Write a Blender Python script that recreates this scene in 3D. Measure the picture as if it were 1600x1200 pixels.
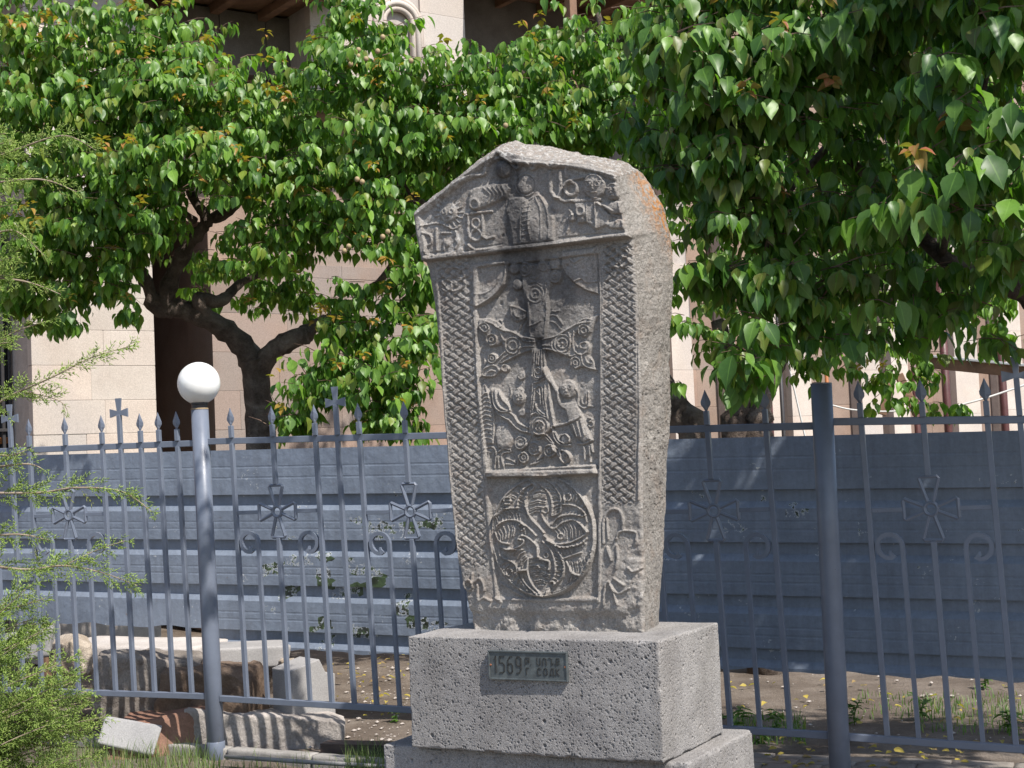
import bpy, math, random
import numpy as np
from mathutils import Vector, Matrix

# ------------------------------------------------------------------ camera, world, sun, exposure
for o in list(bpy.data.objects):
    bpy.data.objects.remove(o)
SC = bpy.context.scene
COL = SC.collection
RNG = np.random.default_rng(7)
random.seed(7)

FPX = 2302.0                       # focal length in pixels of the 1600 x 1200 photograph
PITCH, ROLL = math.radians(3.2), math.radians(2.5)
EYE = np.array([0.0, 0.0, 1.6])
_F = np.array([0, math.cos(PITCH), math.sin(PITCH)])
_U0 = np.array([0, -math.sin(PITCH), math.cos(PITCH)])
_R0 = np.array([1.0, 0, 0])
_R = _R0 * math.cos(ROLL) - _U0 * math.sin(ROLL)
_U = _U0 * math.cos(ROLL) + _R0 * math.sin(ROLL)

cam_d = bpy.data.cameras.new('camera')
cam = bpy.data.objects.new('camera', cam_d)
COL.objects.link(cam)
cam_d.sensor_width = 36.0
cam_d.lens = 36.0 * FPX / 1600.0
cam_d.clip_start, cam_d.clip_end = 0.05, 2000.0
cam.matrix_world = Matrix(((_R[0], _U[0], -_F[0], EYE[0]), (_R[1], _U[1], -_F[1], EYE[1]),
                           (_R[2], _U[2], -_F[2], EYE[2]), (0, 0, 0, 1)))
SC.camera = cam

SUN_AZ = math.radians(-50.0)       # horizontal direction of the sun, from +x (right) towards the camera
SUN_EL = math.radians(52.0)
SUN = np.array([math.cos(SUN_EL) * math.cos(SUN_AZ), math.cos(SUN_EL) * math.sin(SUN_AZ), math.sin(SUN_EL)])
world = bpy.data.worlds.new('World')
SC.world = world
world.use_nodes = True
wn = world.node_tree
bg = wn.nodes['Background']
sky = wn.nodes.new('ShaderNodeTexSky')
sky.sky_type = 'NISHITA'
sky.sun_disc = False
sky.sun_elevation = SUN_EL
sky.sun_rotation = math.atan2(SUN[0], SUN[1])
wn.links.new(sky.outputs[0], bg.inputs[0])
bg.inputs[1].default_value = 0.135
sun_d = bpy.data.lights.new('sun', 'SUN')
sun_d.energy = 5.0
sun_d.angle = math.radians(0.53)
sun_d.color = (1.0, 0.95, 0.88)
sun = bpy.data.objects.new('sun', sun_d)
COL.objects.link(sun)
sun.location = (4, -3, 12)
sun.rotation_euler = Vector(-SUN).to_track_quat('-Z', 'Y').to_euler()
SC.view_settings.view_transform = 'Standard'
SC.view_settings.look = 'None'
SC.view_settings.exposure = 0.42
SC.view_settings.gamma = 1.0
SC.view_settings.use_curve_mapping = False

# ------------------------------------------------------------------ helpers
def ray(x, y):
    return _F + (x - 800.0) / FPX * _R - (y - 600.0) / FPX * _U
def at(x, y, Y):
    d = ray(x, y)
    return EYE + d * (Y / d[1])
def atz(x, y, z):
    d = ray(x, y)
    return EYE + d * ((z - EYE[2]) / d[2])
def onplane(x, y, P, n):
    d = ray(x, y)
    return EYE + d * (np.dot(P - EYE, n) / np.dot(d, n))
def project(P):
    v = np.asarray(P) - EYE
    z = v @ _F
    return 800 + FPX * (v @ _R) / z, 600 - FPX * (v @ _U) / z

def put(name, me, parent=None, loc=None):
    o = bpy.data.objects.new(name, me)
    COL.objects.link(o)
    if parent is not None:
        o.parent = parent
    if loc is not None:
        o.location = loc
    return o
def wloc(o):
    l = Vector((0, 0, 0))
    while o is not None:
        l += o.location
        o = o.parent
    return np.array(l)
def mesh_np(name, V, F, mat, smooth=True, attrs=None, tri=False):
    """V (n,3), F (m,k) int array or list of lists"""
    me = bpy.data.meshes.new(name)
    V = np.asarray(V, dtype=np.float32)
    if isinstance(F, np.ndarray):
        m, k = F.shape
        me.vertices.add(len(V)); me.vertices.foreach_set('co', V.ravel())
        me.loops.add(m * k); me.loops.foreach_set('vertex_index', F.astype(np.int32).ravel())
        me.polygons.add(m)
        me.polygons.foreach_set('loop_start', np.arange(0, m * k, k, dtype=np.int32))
        me.update(calc_edges=True)
    else:
        me.from_pydata(V.tolist(), [], F)
    me.polygons.foreach_set('use_smooth', np.full(len(me.polygons), bool(smooth)))
    for an, av in (attrs or {}).items():
        a = me.attributes.new(an, 'FLOAT_COLOR' if av.ndim == 2 else 'FLOAT', 'POINT')
        if av.ndim == 2:
            a.data.foreach_set('color', av.astype(np.float32).ravel())
        else:
            a.data.foreach_set('value', av.astype(np.float32))
    if mat is not None:
        me.materials.append(mat)
    me.validate()
    me.update()
    return me

class MB:
    def __init__(s): s.v = []; s.f = []
    def add(s, vs, fs):
        k = len(s.v)
        s.v += [tuple(map(float, p)) for p in vs]
        s.f += [[i + k for i in f] for f in fs]
        return s
    def box(s, c, h, ax=None):
        """centre, half sizes, axes rows"""
        c = np.asarray(c, float); ax = np.eye(3) if ax is None else np.asarray(ax, float)
        P = []
        for sx, sy, sz in ((-1,-1,-1),(1,-1,-1),(1,1,-1),(-1,1,-1),(-1,-1,1),(1,-1,1),(1,1,1),(-1,1,1)):
            P.append(c + ax[0]*h[0]*sx + ax[1]*h[1]*sy + ax[2]*h[2]*sz)
        return s.add(P, [(0,3,2,1),(4,5,6,7),(0,1,5,4),(1,2,6,5),(2,3,7,6),(3,0,4,7)])
    def bbox(s, c, h, b, ax=None):
        """box with small chamfers b"""
        c = np.asarray(c, float); ax = np.eye(3) if ax is None else np.asarray(ax, float)
        P = []; idx = {}
        for sx in (-1, 1):
            for sy in (-1, 1):
                for sz in (-1, 1):
                    for a in range(3):
                        q = np.array([sx*(h[0]-b), sy*(h[1]-b), sz*(h[2]-b)])
                        q[a] = (sx, sy, sz)[a] * h[a]
                        idx[(sx, sy, sz, a)] = len(P)
                        P.append(c + q @ ax)
        F = []
        def quad(a, b_, c_, d): F.append([idx[a], idx[b_], idx[c_], idx[d]])
        for sg in (-1, 1):
            quad((sg,-1,-1,0),(sg,1,-1,0),(sg,1,1,0),(sg,-1,1,0)) if sg > 0 else quad((sg,-1,-1,0),(sg,-1,1,0),(sg,1,1,0),(sg,1,-1,0))
            quad((-1,sg,-1,1),(-1,sg,1,1),(1,sg,1,1),(1,sg,-1,1)) if sg > 0 else quad((-1,sg,-1,1),(1,sg,-1,1),(1,sg,1,1),(-1,sg,1,1))
            quad((-1,-1,sg,2),(1,-1,sg,2),(1,1,sg,2),(-1,1,sg,2)) if sg > 0 else quad((-1,-1,sg,2),(-1,1,sg,2),(1,1,sg,2),(1,-1,sg,2))
        for s1 in (-1, 1):
            for s2 in (-1, 1):
                f = [(s1,s2,-1,0),(s1,s2,1,0),(s1,s2,1,1),(s1,s2,-1,1)]; F.append([idx[k] for k in (f if s1*s2 < 0 else f[::-1])])
                f = [(s1,-1,s2,0),(s1,1,s2,0),(s1,1,s2,2),(s1,-1,s2,2)]; F.append([idx[k] for k in (f[::-1] if s1*s2 < 0 else f)])
                f = [(-1,s1,s2,1),(1,s1,s2,1),(1,s1,s2,2),(-1,s1,s2,2)]; F.append([idx[k] for k in (f if s1*s2 < 0 else f[::-1])])
                for s3 in (-1, 1):
                    f = [(s1,s2,s3,0),(s1,s2,s3,1),(s1,s2,s3,2)]; F.append([idx[k] for k in (f if s1*s2*s3 > 0 else f[::-1])])
        return s.add(P, F)
    def tube(s, pts, rad, n=8, cap=True, ref=None, twist=0.0):
        pts = [np.asarray(p, float) for p in pts]
        if np.isscalar(rad): rad = [rad] * len(pts)
        N = len(pts); P = []
        up = None
        for i in range(N):
            t = pts[min(i+1, N-1)] - pts[max(i-1, 0)]
            t = t / (np.linalg.norm(t) + 1e-12)
            if up is None:
                r0 = np.array([0, 0, 1.0]) if ref is None else np.asarray(ref, float)
                if abs(t @ r0) > .95 and ref is None: r0 = np.array([1.0, 0, 0])
                up = r0
            up = up - t * (up @ t); up /= np.linalg.norm(up) + 1e-12
            sd = np.cross(t, up)
            for k in range(n):
                a = 2*math.pi*(k+.5)/n + twist
                P.append(pts[i] + rad[i]*(math.cos(a)*sd + math.sin(a)*up))
        F = []
        for i in range(N-1):
            for k in range(n):
                F.append((i*n+k, i*n+(k+1)%n, (i+1)*n+(k+1)%n, (i+1)*n+k))
        if cap:
            F.append(tuple(range(n-1, -1, -1))); F.append(tuple((N-1)*n+k for k in range(n)))
        return s.add(P, F)
    def lathe(s, c, prof, n=24, axis=None):
        """prof: list of (r, h) going up, axis z"""
        c = np.asarray(c, float); P = []; F = []
        for r, h in prof:
            for k in range(n):
                a = 2*math.pi*k/n
                P.append(c + np.array([r*math.cos(a), r*math.sin(a), h]))
        for i in range(len(prof)-1):
            for k in range(n):
                F.append((i*n+k, i*n+(k+1)%n, (i+1)*n+(k+1)%n, (i+1)*n+k))
        F.append(tuple(range(n-1, -1, -1))); F.append(tuple((len(prof)-1)*n+k for k in range(n)))
        return s.add(P, F)
    def prism(s, pts, t):
        """pts: closed loop (n,3) CCW seen from +t side, extruded by vector t"""
        pts = [np.asarray(p, float) for p in pts]; n = len(pts); t = np.asarray(t, float)
        P = [p - t/2 for p in pts] + [p + t/2 for p in pts]
        F = [tuple(range(n-1, -1, -1)), tuple(range(n, 2*n))] + [(i, (i+1)%n, n+(i+1)%n, n+i) for i in range(n)]
        return s.add(P, F)
    def mesh(s, name, mat, smooth=False, origin=None):
        V = np.array(s.v)
        if origin is not None: V = V - np.asarray(origin)
        me = mesh_np(name, V, s.f, mat, smooth)
        return me
    def obj(s, name, mat, parent=None, smooth=False):
        """vertices are in world space; the object keeps an origin at its parent's place"""
        org = wloc(parent) if parent is not None else np.mean(np.array(s.v), axis=0)
        me = s.mesh(name, mat, smooth, org)
        return put(name, me, parent, None if parent is not None else org)

def tag(o, label, cat, group=None):
    o['label'] = label; o['category'] = cat
    if group: o['group'] = group
    return o
def thing(name, label, cat, loc, group=None):
    o = bpy.data.objects.new(name, None)
    COL.objects.link(o)
    o.location = [float(c) for c in loc]
    o.empty_display_size = .1
    return tag(o, label, cat, group)
def kind(o, k):
    o['kind'] = k
    return o

# ---- numpy noise
def _hash(ix, iy, iz, seed):
    h = (ix.astype(np.int64)*374761393 + iy.astype(np.int64)*668265263 + iz.astype(np.int64)*2147483647 + seed*974634777) & 0x7fffffff
    h = ((h ^ (h >> 13)) * 1274126177) & 0x7fffffff
    h = ((h ^ (h >> 16)) * 668265263) & 0x7fffffff
    return ((h ^ (h >> 15)) & 0xffffff) / float(0xffffff)
def vnoise(P, seed=0):
    P = np.asarray(P, float); I = np.floor(P); f = P - I; f = f*f*(3-2*f)
    I = I.astype(np.int64); out = 0
    for dx in (0, 1):
        wx = f[:, 0] if dx else 1-f[:, 0]
        for dy in (0, 1):
            wy = f[:, 1] if dy else 1-f[:, 1]
            for dz in (0, 1):
                wz = f[:, 2] if dz else 1-f[:, 2]
                out = out + wx*wy*wz*_hash(I[:, 0]+dx, I[:, 1]+dy, I[:, 2]+dz, seed)
    return out*2-1
def fbm(P, scale, octv=4, seed=0, gain=.5):
    a = 1.0; s = 0; t = 0; P = np.asarray(P, float)*scale
    for o in range(octv):
        s = s + a*vnoise(P*(2.03**o) + 17.3*o, seed+o); t += a; a *= gain
    return s/t
def pits(P, cell, dens, rmin, rmax, seed=0):
    """pit field 0..1: round holes of radius rmin..rmax (metres), one per cell at most"""
    P = np.asarray(P, float); I = np.floor(P/cell).astype(np.int64); out = np.zeros(len(P))
    for dx in (-1, 0, 1):
        for dy in (-1, 0, 1):
            for dz in (-1, 0, 1):
                J = I + np.array([dx, dy, dz])
                c = np.stack([(J[:, a] + _hash(J[:, 0], J[:, 1], J[:, 2], seed+11*a+1))*cell for a in range(3)], 1)
                q = _hash(J[:, 0], J[:, 1], J[:, 2], seed+71)
                on = _hash(J[:, 0], J[:, 1], J[:, 2], seed+97) < dens
                r = rmin + (rmax-rmin)*q**3
                d2 = ((P-c)**2).sum(1)/(r*r)
                out = np.maximum(out, np.where(on, np.clip(1-d2, 0, 1)**.5, 0))
    return out

# ------------------------------------------------------------------ materials
def mat_new(name):
    m = bpy.data.materials.new(name); m.use_nodes = True
    nt = m.node_tree
    return m, nt, nt.nodes['Principled BSDF']
def N(nt, t, **kw):
    n = nt.nodes.new(t)
    for k, v in kw.items(): setattr(n, k, v)
    return n
def L(nt, a, b): nt.links.new(a, b)
def ramp(nt, fac, stops):
    r = N(nt, 'ShaderNodeValToRGB')
    el = r.color_ramp.elements
    while len(el) < len(stops): el.new(.5)
    for e, (p, c) in zip(el, stops):
        e.position = p; e.color = (c, c, c, 1) if np.isscalar(c) else (*c, 1)
    L(nt, fac, r.inputs[0]); return r
def mix(nt, fac, a, b, mode='MIX'):
    m = N(nt, 'ShaderNodeMix', data_type='RGBA', blend_type=mode)
    for i, v in ((0, fac), (6, a), (7, b)):
        if hasattr(v, 'links') or hasattr(v, 'is_linked'): L(nt, v, m.inputs[i])
        elif np.isscalar(v): m.inputs[i].default_value = v
        else: m.inputs[i].default_value = (*v, 1)
    return m.outputs[2]
def noise(nt, scale, detail=4, rough=.55, coord=None, dist=0.0):
    n = N(nt, 'ShaderNodeTexNoise'); n.inputs['Scale'].default_value = scale
    n.inputs['Detail'].default_value = detail; n.inputs['Roughness'].default_value = rough; n.inputs['Distortion'].default_value = dist
    if coord is not None: L(nt, coord, n.inputs['Vector'])
    return n.outputs[0]
def coords(nt, world_space=True):
    if world_space:
        return N(nt, 'ShaderNodeNewGeometry').outputs['Position']
    return N(nt, 'ShaderNodeTexCoord').outputs['Object']
def bump(nt, h, strength, dist, b):
    n = N(nt, 'ShaderNodeBump'); n.inputs['Strength'].default_value = strength; n.inputs['Distance'].default_value = dist
    L(nt, h, n.inputs['Height']); L(nt, n.outputs[0], b.inputs['Normal']); return n
def attr(nt, name):
    a = N(nt, 'ShaderNodeAttribute'); a.attribute_name = name
    return a

def simple_stone(name, c1, c2, c3=None, scale=6, rough=.9, bscale=60, bstr=.5, bdist=.006, objrand=0.0, spots=None):
    m, nt, b = mat_new(name)
    co = coords(nt)
    f = ramp(nt, noise(nt, scale, 6, .6, co), [(.32, c1), (.68, c2)]).outputs[0]
    if c3 is not None:
        f = mix(nt, ramp(nt, noise(nt, scale*.37, 4, .6, co, .6), [(.50, 0.0), (.66, 1.0)]).outputs[0], f, c3)
    fine = noise(nt, bscale*2.2, 4, .7, co)
    f = mix(nt, .55, f, ramp(nt, fine, [(.3, .55), (.7, 1.25)]).outputs[0], 'MULTIPLY')
    if spots:
        v = N(nt, 'ShaderNodeTexVoronoi'); v.inputs['Scale'].default_value = spots; L(nt, co, v.inputs['Vector'])
        f = mix(nt, ramp(nt, v.outputs['Distance'], [(.12, .5), (.2, 0.0)]).outputs[0], f, tuple(.45*x for x in c1))
    if objrand:
        oi = N(nt, 'ShaderNodeObjectInfo')
        f = mix(nt, objrand, f, ramp(nt, oi.outputs['Random'], [(0, (.66, .64, .63)), (.35, (1.0, .92, .85)), (.65, (.90, .90, .91)), (1, (1.12, .97, .88))]).outputs[0], 'MULTIPLY')
    L(nt, f, b.inputs['Base Color']); b.inputs['Roughness'].default_value = rough
    b.inputs['Specular IOR Level'].default_value = .25
    bump(nt, noise(nt, bscale, 8, .72, co), bstr, bdist, b)
    return m
def paint(name, c, rough=.42, var=.12, chips=None):
    m, nt, b = mat_new(name); co = coords(nt)
    n = noise(nt, 9, 5, .6, co)
    f = ramp(nt, n, [(.3, tuple(x*(1-var) for x in c)), (.7, tuple(x*(1+var) for x in c))]).outputs[0]
    if chips:
        f = mix(nt, ramp(nt, noise(nt, 55, 5, .7, co), [(.69, 0.0), (.71, .8)]).outputs[0], f, chips)
    L(nt, f, b.inputs['Base Color'])
    r = ramp(nt, noise(nt, 30, 4, .6, co), [(.3, rough-.08), (.7, rough+.12)]); L(nt, r.outputs[0], b.inputs['Roughness'])
    bump(nt, noise(nt, 140, 3, .5, co), .12, .002, b)
    return m

M = {}
def stele_mat(carved):
    m, nt, b = mat_new('weathered_tuff_carved' if carved else 'weathered_tuff_rough')
    co = coords(nt)
    base = ramp(nt, noise(nt, 5, 7, .62, co), [(.28, (.235, .215, .195)), (.5, (.310, .286, .261)), (.75, (.385, .357, .325))]).outputs[0]
    sp = noise(nt, 190, 3, .7, co)
    base = mix(nt, .6, base, ramp(nt, sp, [(.28, .5), (.5, 1.0), (.70, 1.5)]).outputs[0], 'MULTIPLY')
    base = mix(nt, .45, base, ramp(nt, noise(nt, 85, 3, .7, co), [(.30, .55), (.5, 1.0), (.68, 1.4)]).outputs[0], 'MULTIPLY')
    warm = ramp(nt, noise(nt, 11, 5, .65, co), [(.52, 0.0), (.70, .5)]).outputs[0]
    base = mix(nt, warm, base, (.30, .235, .19))
    a = attr(nt, 'wear')
    sepn = N(nt, 'ShaderNodeSeparateColor'); L(nt, a.outputs['Color'], sepn.inputs[0])
    # r: soot and damp stain, g: pale lichen, b: orange lichen
    st = N(nt, 'ShaderNodeMath', operation='MULTIPLY'); L(nt, sepn.outputs[0], st.inputs[0])
    L(nt, ramp(nt, noise(nt, 22, 5, .6, co), [(.25, .72), (.7, 1.0)]).outputs[0], st.inputs[1])
    base = mix(nt, st.outputs[0], base, (.048, .046, .048))
    li = N(nt, 'ShaderNodeMath', operation='MULTIPLY'); L(nt, sepn.outputs[1], li.inputs[0])
    L(nt, ramp(nt, noise(nt, 48, 6, .75, co), [(.50, 0.0), (.60, 1.0)]).outputs[0], li.inputs[1])
    base = mix(nt, li.outputs[0], base, (.56, .55, .53))
    og = N(nt, 'ShaderNodeMath', operation='MULTIPLY'); L(nt, sepn.outputs[2], og.inputs[0])
    L(nt, ramp(nt, noise(nt, 38, 6, .72, co), [(.44, 0.0), (.56, 1.0)]).outputs[0], og.inputs[1])
    base = mix(nt, og.outputs[0], base, (.46, .21, .07))
    L(nt, base, b.inputs['Base Color']); b.inputs['Roughness'].default_value = .93
    b.inputs['Specular IOR Level'].default_value = .2
    mx = N(nt, 'ShaderNodeMath', operation='ADD')
    L(nt, noise(nt, 95, 7, .78, co), mx.inputs[0]); L(nt, noise(nt, 40, 4, .6, co), mx.inputs[1])
    bump(nt, mx.outputs[0], .85, .009 if carved else .015, b)
    return m
M['stele'] = stele_mat(True)
M['stele_rough'] = stele_mat(False)
def plinth_mat():
    m, nt, b = mat_new('porous_grey_stone'); co = coords(nt)
    c = ramp(nt, noise(nt, 3.5, 6, .6, co), [(.3, (.245, .233, .228)), (.7, (.348, .332, .320))]).outputs[0]
    c = mix(nt, ramp(nt, noise(nt, 1.4, 4, .6, co, .5), [(.5, 0.0), (.68, .7)]).outputs[0], c, (.345, .33, .315))
    mp = N(nt, 'ShaderNodeMapping'); mp.inputs['Scale'].default_value = (5, 5, .5); L(nt, co, mp.inputs['Vector'])
    c = mix(nt, .55, c, ramp(nt, noise(nt, 1.6, 5, .65, mp.outputs[0]), [(.32, (.66, .64, .62)), (.55, (1, 1, 1)), (.75, (1.16, 1.14, 1.12))]).outputs[0], 'MULTIPLY')
    c = mix(nt, ramp(nt, noise(nt, 2.6, 6, .7, co, .8), [(.56, 0.0), (.70, .45)]).outputs[0], c, (.19, .18, .17))
    c = mix(nt, 1.0, c, ramp(nt, noise(nt, 210, 3, .75, co), [(.28, .45), (.47, .95), (.58, 1.1), (.72, 1.6)]).outputs[0], 'MULTIPLY')
    L(nt, c, b.inputs['Base Color']); b.inputs['Roughness'].default_value = .95; b.inputs['Specular IOR Level'].default_value = .2
    v = N(nt, 'ShaderNodeTexVoronoi'); v.inputs['Scale'].default_value = 95; L(nt, co, v.inputs['Vector'])
    p = ramp(nt, v.outputs['Distance'], [(.10, 0.35), (.30, 1.0)])
    mu = N(nt, 'ShaderNodeMath', operation='MULTIPLY_ADD'); L(nt, noise(nt, 150, 6, .75, co), mu.inputs[0]); mu.inputs[1].default_value = .8; L(nt, p.outputs[0], mu.inputs[2])
    bump(nt, mu.outputs[0], .9, .006, b)
    return m
M['plinth'] = plinth_mat()
M['fence'] = paint('blue_grey_fence_paint', (.148, .170, .218), .36, .10, (.075, .060, .055))
M['fence_dark'] = M['fence']
M['globe'] = None
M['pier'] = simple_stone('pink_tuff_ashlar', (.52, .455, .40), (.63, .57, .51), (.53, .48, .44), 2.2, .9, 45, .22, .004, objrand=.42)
M['recess'] = simple_stone('shade_toned_tuff_ashlar', (.25, .18, .145), (.37, .285, .235), (.31, .265, .24), 1.4, .92, 40, .3, .005, objrand=.7)  # tuff in darker browns that stand in for shade on the recessed walls
M['mortar'] = simple_stone('lime_mortar', (.40, .35, .315), (.50, .45, .41), None, 12, .95, 60, .4, .004)
M['darkstone'] = simple_stone('dark_lintel_stone', (.10, .085, .075), (.17, .15, .135), None, 2.5, .9, 50, .3, .006)
M['wood_orange'] = paint('varnished_orange_wood', (.36, .13, .035), .45, .25)
M['wood_brown'] = paint('weathered_brown_wood', (.20, .115, .07), .7, .3)
M['pole_red'] = paint('dark_red_pole_paint', (.085, .028, .026), .5, .25)
M['iron_dark'] = paint('dark_iron', (.035, .033, .035), .5, .2)
M['tin'] = paint('galvanised_tin', (.55, .56, .58), .4, .12)
M['cable'] = paint('pale_cable', (.6, .6, .58), .6, .1)
M['hose'] = paint('faded_red_hose', (.42, .12, .09), .55, .2)
M['bark'] = simple_stone('apricot_bark', (.055, .040, .032), (.18, .14, .115), (.26, .215, .18), 9, .95, 38, 1.0, .03)
M['twig'] = simple_stone('reddish_twig_bark', (.10, .055, .04), (.19, .13, .10), None, 20, .85, 90, .4, .004)
M['jwood'] = simple_stone('pale_juniper_wood', (.24, .18, .13), (.38, .31, .24), None, 20, .9, 90, .5, .004)

def glass_mat():
    m, nt, b = mat_new('dusty_window_glass')
    b.inputs['Base Color'].default_value = (.03, .035, .04, 1); b.inputs['Roughness'].default_value = .12
    return m
M['glass'] = glass_mat()
def globe_mat():
    m, nt, b = mat_new('opal_white_globe')
    co = coords(nt, False); gz = N(nt, 'ShaderNodeSeparateXYZ'); L(nt, co, gz.inputs[0])
    d = mix(nt, ramp(nt, noise(nt, 14, 5, .7, co), [(.45, 0.0), (.8, .35)]).outputs[0], (.87, .87, .85), (.66, .63, .57))
    L(nt, d, b.inputs['Base Color']); b.inputs['Roughness'].default_value = .22
    b.inputs['Subsurface Weight'].default_value = .25; b.inputs['Subsurface Radius'].default_value = (.05, .05, .05)
    return m
M['globe'] = globe_mat()

def leaf_mat(name, dark, light, young, gloss=.44, trans=.36):
    m, nt, b = mat_new(name)
    a = attr(nt, 'leafvar')
    sp = N(nt, 'ShaderNodeSeparateColor'); L(nt, a.outputs['Color'], sp.inputs[0])
    oi = N(nt, 'ShaderNodeObjectInfo')
    ad = N(nt, 'ShaderNodeMath', operation='ADD'); L(nt, sp.outputs[0], ad.inputs[0]); L(nt, oi.outputs['Random'], ad.inputs[1])
    fr = N(nt, 'ShaderNodeMath', operation='FRACT'); L(nt, ad.outputs[0], fr.inputs[0])
    c = ramp(nt, fr.outputs[0], [(0, dark), (.55, tuple((p+q)/2 for p, q in zip(dark, light))), (.9, light), (1, tuple(x*1.25 for x in light))]).outputs[0]
    co = coords(nt)
    c = mix(nt, .35, c, ramp(nt, noise(nt, 70, 3, .6, co), [(.3, .7), (.7, 1.25)]).outputs[0], 'MULTIPLY')
    c = mix(nt, sp.outputs[1], c, young)
    vein = ramp(nt, sp.outputs[2], [(.0, 1.0), (.10, 0.0)]).outputs[0]
    vm = N(nt, 'ShaderNodeMath', operation='MULTIPLY'); L(nt, vein, vm.inputs[0]); vm.inputs[1].default_value = .35
    c = mix(nt, vm.outputs[0], c, tuple(min(1, x*1.9+.03) for x in light))
    geo = N(nt, 'ShaderNodeNewGeometry')
    bk = N(nt, 'ShaderNodeMath', operation='MULTIPLY'); L(nt, geo.outputs['Backfacing'], bk.inputs[0]); bk.inputs[1].default_value = .22
    c = mix(nt, bk.outputs[0], c, tuple(min(1, x*1.2+.05) for x in light))
    L(nt, c, b.inputs['Base Color'])
    b.inputs['Roughness'].default_value = gloss; b.inputs['Specular IOR Level'].default_value = .5
    tr = N(nt, 'ShaderNodeBsdfTranslucent')
    tc = mix(nt, 1.0, c, (1.25, 1.6, .45), 'MULTIPLY')
    L(nt, tc, tr.inputs[0])
    ms = N(nt, 'ShaderNodeMixShader'); ms.inputs[0].default_value = trans
    L(nt, b.outputs[0], ms.inputs[1]); L(nt, tr.outputs[0], ms.inputs[2])
    out = nt.nodes['Material Output']; L(nt, ms.outputs[0], out.inputs[0])
    return m
M['leaf'] = leaf_mat('apricot_leaf', (.058, .145, .022), (.175, .315, .042), (.42, .18, .05))
M['leaf_near'] = leaf_mat('shade_toned_large_apricot_leaf', (.040, .110, .020), (.130, .250, .036), (.36, .12, .06), .42, .36)  # dimmer greens put the near crown's shade into the leaf colour
M['juniper'] = leaf_mat('juniper_needles', (.25, .34, .085), (.45, .54, .16), (.36, .30, .14), .6, .38)
M['grass'] = leaf_mat('grass_blades', (.07, .13, .03), (.16, .22, .06), (.33, .28, .14), .6, .3)
M['weed'] = leaf_mat('weed_leaf', (.07, .14, .03), (.14, .24, .06), (.3, .28, .1), .5, .35)
M['deadleaf'] = leaf_mat('fallen_yellow_leaf', (.36, .28, .06), (.55, .42, .09), (.3, .2, .1), .6, .3)
M['apricot'] = simple_stone('unripe_apricot', (.30, .25, .13), (.42, .30, .18), None, 30, .6, 90, .1, .002)

# ------------------------------------------------------------------ ground and setting directions
_v = ray(2078, 673)
D_ = np.array([_v[0], _v[1], 0]); D_ /= np.linalg.norm(D_)          # depth axis of the monument
R_ = np.array([D_[1], -D_[0], 0])                                    # its right axis
NF = -D_                                                             # normal of its carved face
UP = np.array([0, 0, 1.0])
ZT = 0.92                                                            # top of the plinth

# ------------------------------------------------------------------ rough stone blocks
def block_np(h, res, rr, namp, nscale, pitspec=(), seed=0, skew=0.0, lump=0.0, chip=0.0, facet=0.0):
    """rounded box half sizes h, grid step res, displaced by noise and pits; returns V, quads"""
    h = np.asarray(h, float); Vs = []; Fs = []; k = 0
    n = np.maximum(2, np.ceil(2*h/res).astype(int))
    for ax in range(3):
        a, b_ = (ax+1) % 3, (ax+2) % 3
        for sg in (-1, 1):
            A, B = np.meshgrid(np.linspace(-1, 1, n[a]+1)*h[a], np.linspace(-1, 1, n[b_]+1)*h[b_], indexing='ij')
            P = np.zeros((A.size, 3)); P[:, ax] = sg*h[ax]; P[:, a] = A.ravel(); P[:, b_] = B.ravel()
            I = np.arange(A.size).reshape(A.shape) + k
            q = np.stack([I[:-1, :-1], I[1:, :-1], I[1:, 1:], I[:-1, 1:]], -1).reshape(-1, 4)
            Fs.append(q if sg > 0 else q[:, ::-1]); Vs.append(P); k += A.size
    V = np.concatenate(Vs); F = np.concatenate(Fs)
    _, first, inv = np.unique(np.round(V/1e-5).astype(np.int64), axis=0, return_index=True, return_inverse=True)
    V = V[first]; F = inv.reshape(-1)[F]
    rr = min(rr, h.min()*.95)
    Q = np.clip(V, -(h-rr), h-rr); dv = V-Q; ln = np.linalg.norm(dv, axis=1, keepdims=True)
    nrm = dv/np.maximum(ln, 1e-9)
    edge = (np.abs(dv) > 1e-6).sum(1)                # 1 face, 2 edge, 3 corner
    V = Q + nrm*rr
    off = seed*13.7
    disp = fbm(V+off, nscale, 5, seed)*namp
    if lump: disp = disp + fbm(V+off+5, nscale*.3, 3, seed+3)*lump
    if chip:
        c = fbm(V+off+9, 14, 3, seed+5)
        disp = disp - chip*np.clip(c*2.2-.25, 0, 1)*(edge > 1)
    for (cell, dens, r0, r1, dep) in pitspec:
        disp = disp - dep*pits(V+off, cell, dens, r0, r1, seed+int(cell*1000))
    V = V + nrm*disp[:, None]
    if facet:
        for j in range(9):                            # plane cuts: broken faces
            g = np.random.default_rng(seed*31+j).normal(size=3); g /= np.linalg.norm(g)
            dmax = np.abs(g*h).sum()*(1-facet*(.5+.5*((j*37 % 10)/10)))
            ov = V @ g - dmax
            V = V - np.clip(ov, 0, None)[:, None]*g
    if skew:
        g = np.random.default_rng(seed+991)
        for ax in range(3):
            s = g.uniform(-skew, skew, 2)
            V[:, ax] *= 1 + s[0]*V[:, (ax+1) % 3]/h[(ax+1) % 3] + s[1]*V[:, (ax+2) % 3]/h[(ax+2) % 3]
    return V, F
def place(V, c, ax):
    return np.asarray(c) + V @ np.asarray(ax)
AX_M = np.stack([R_, D_, UP])

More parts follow.
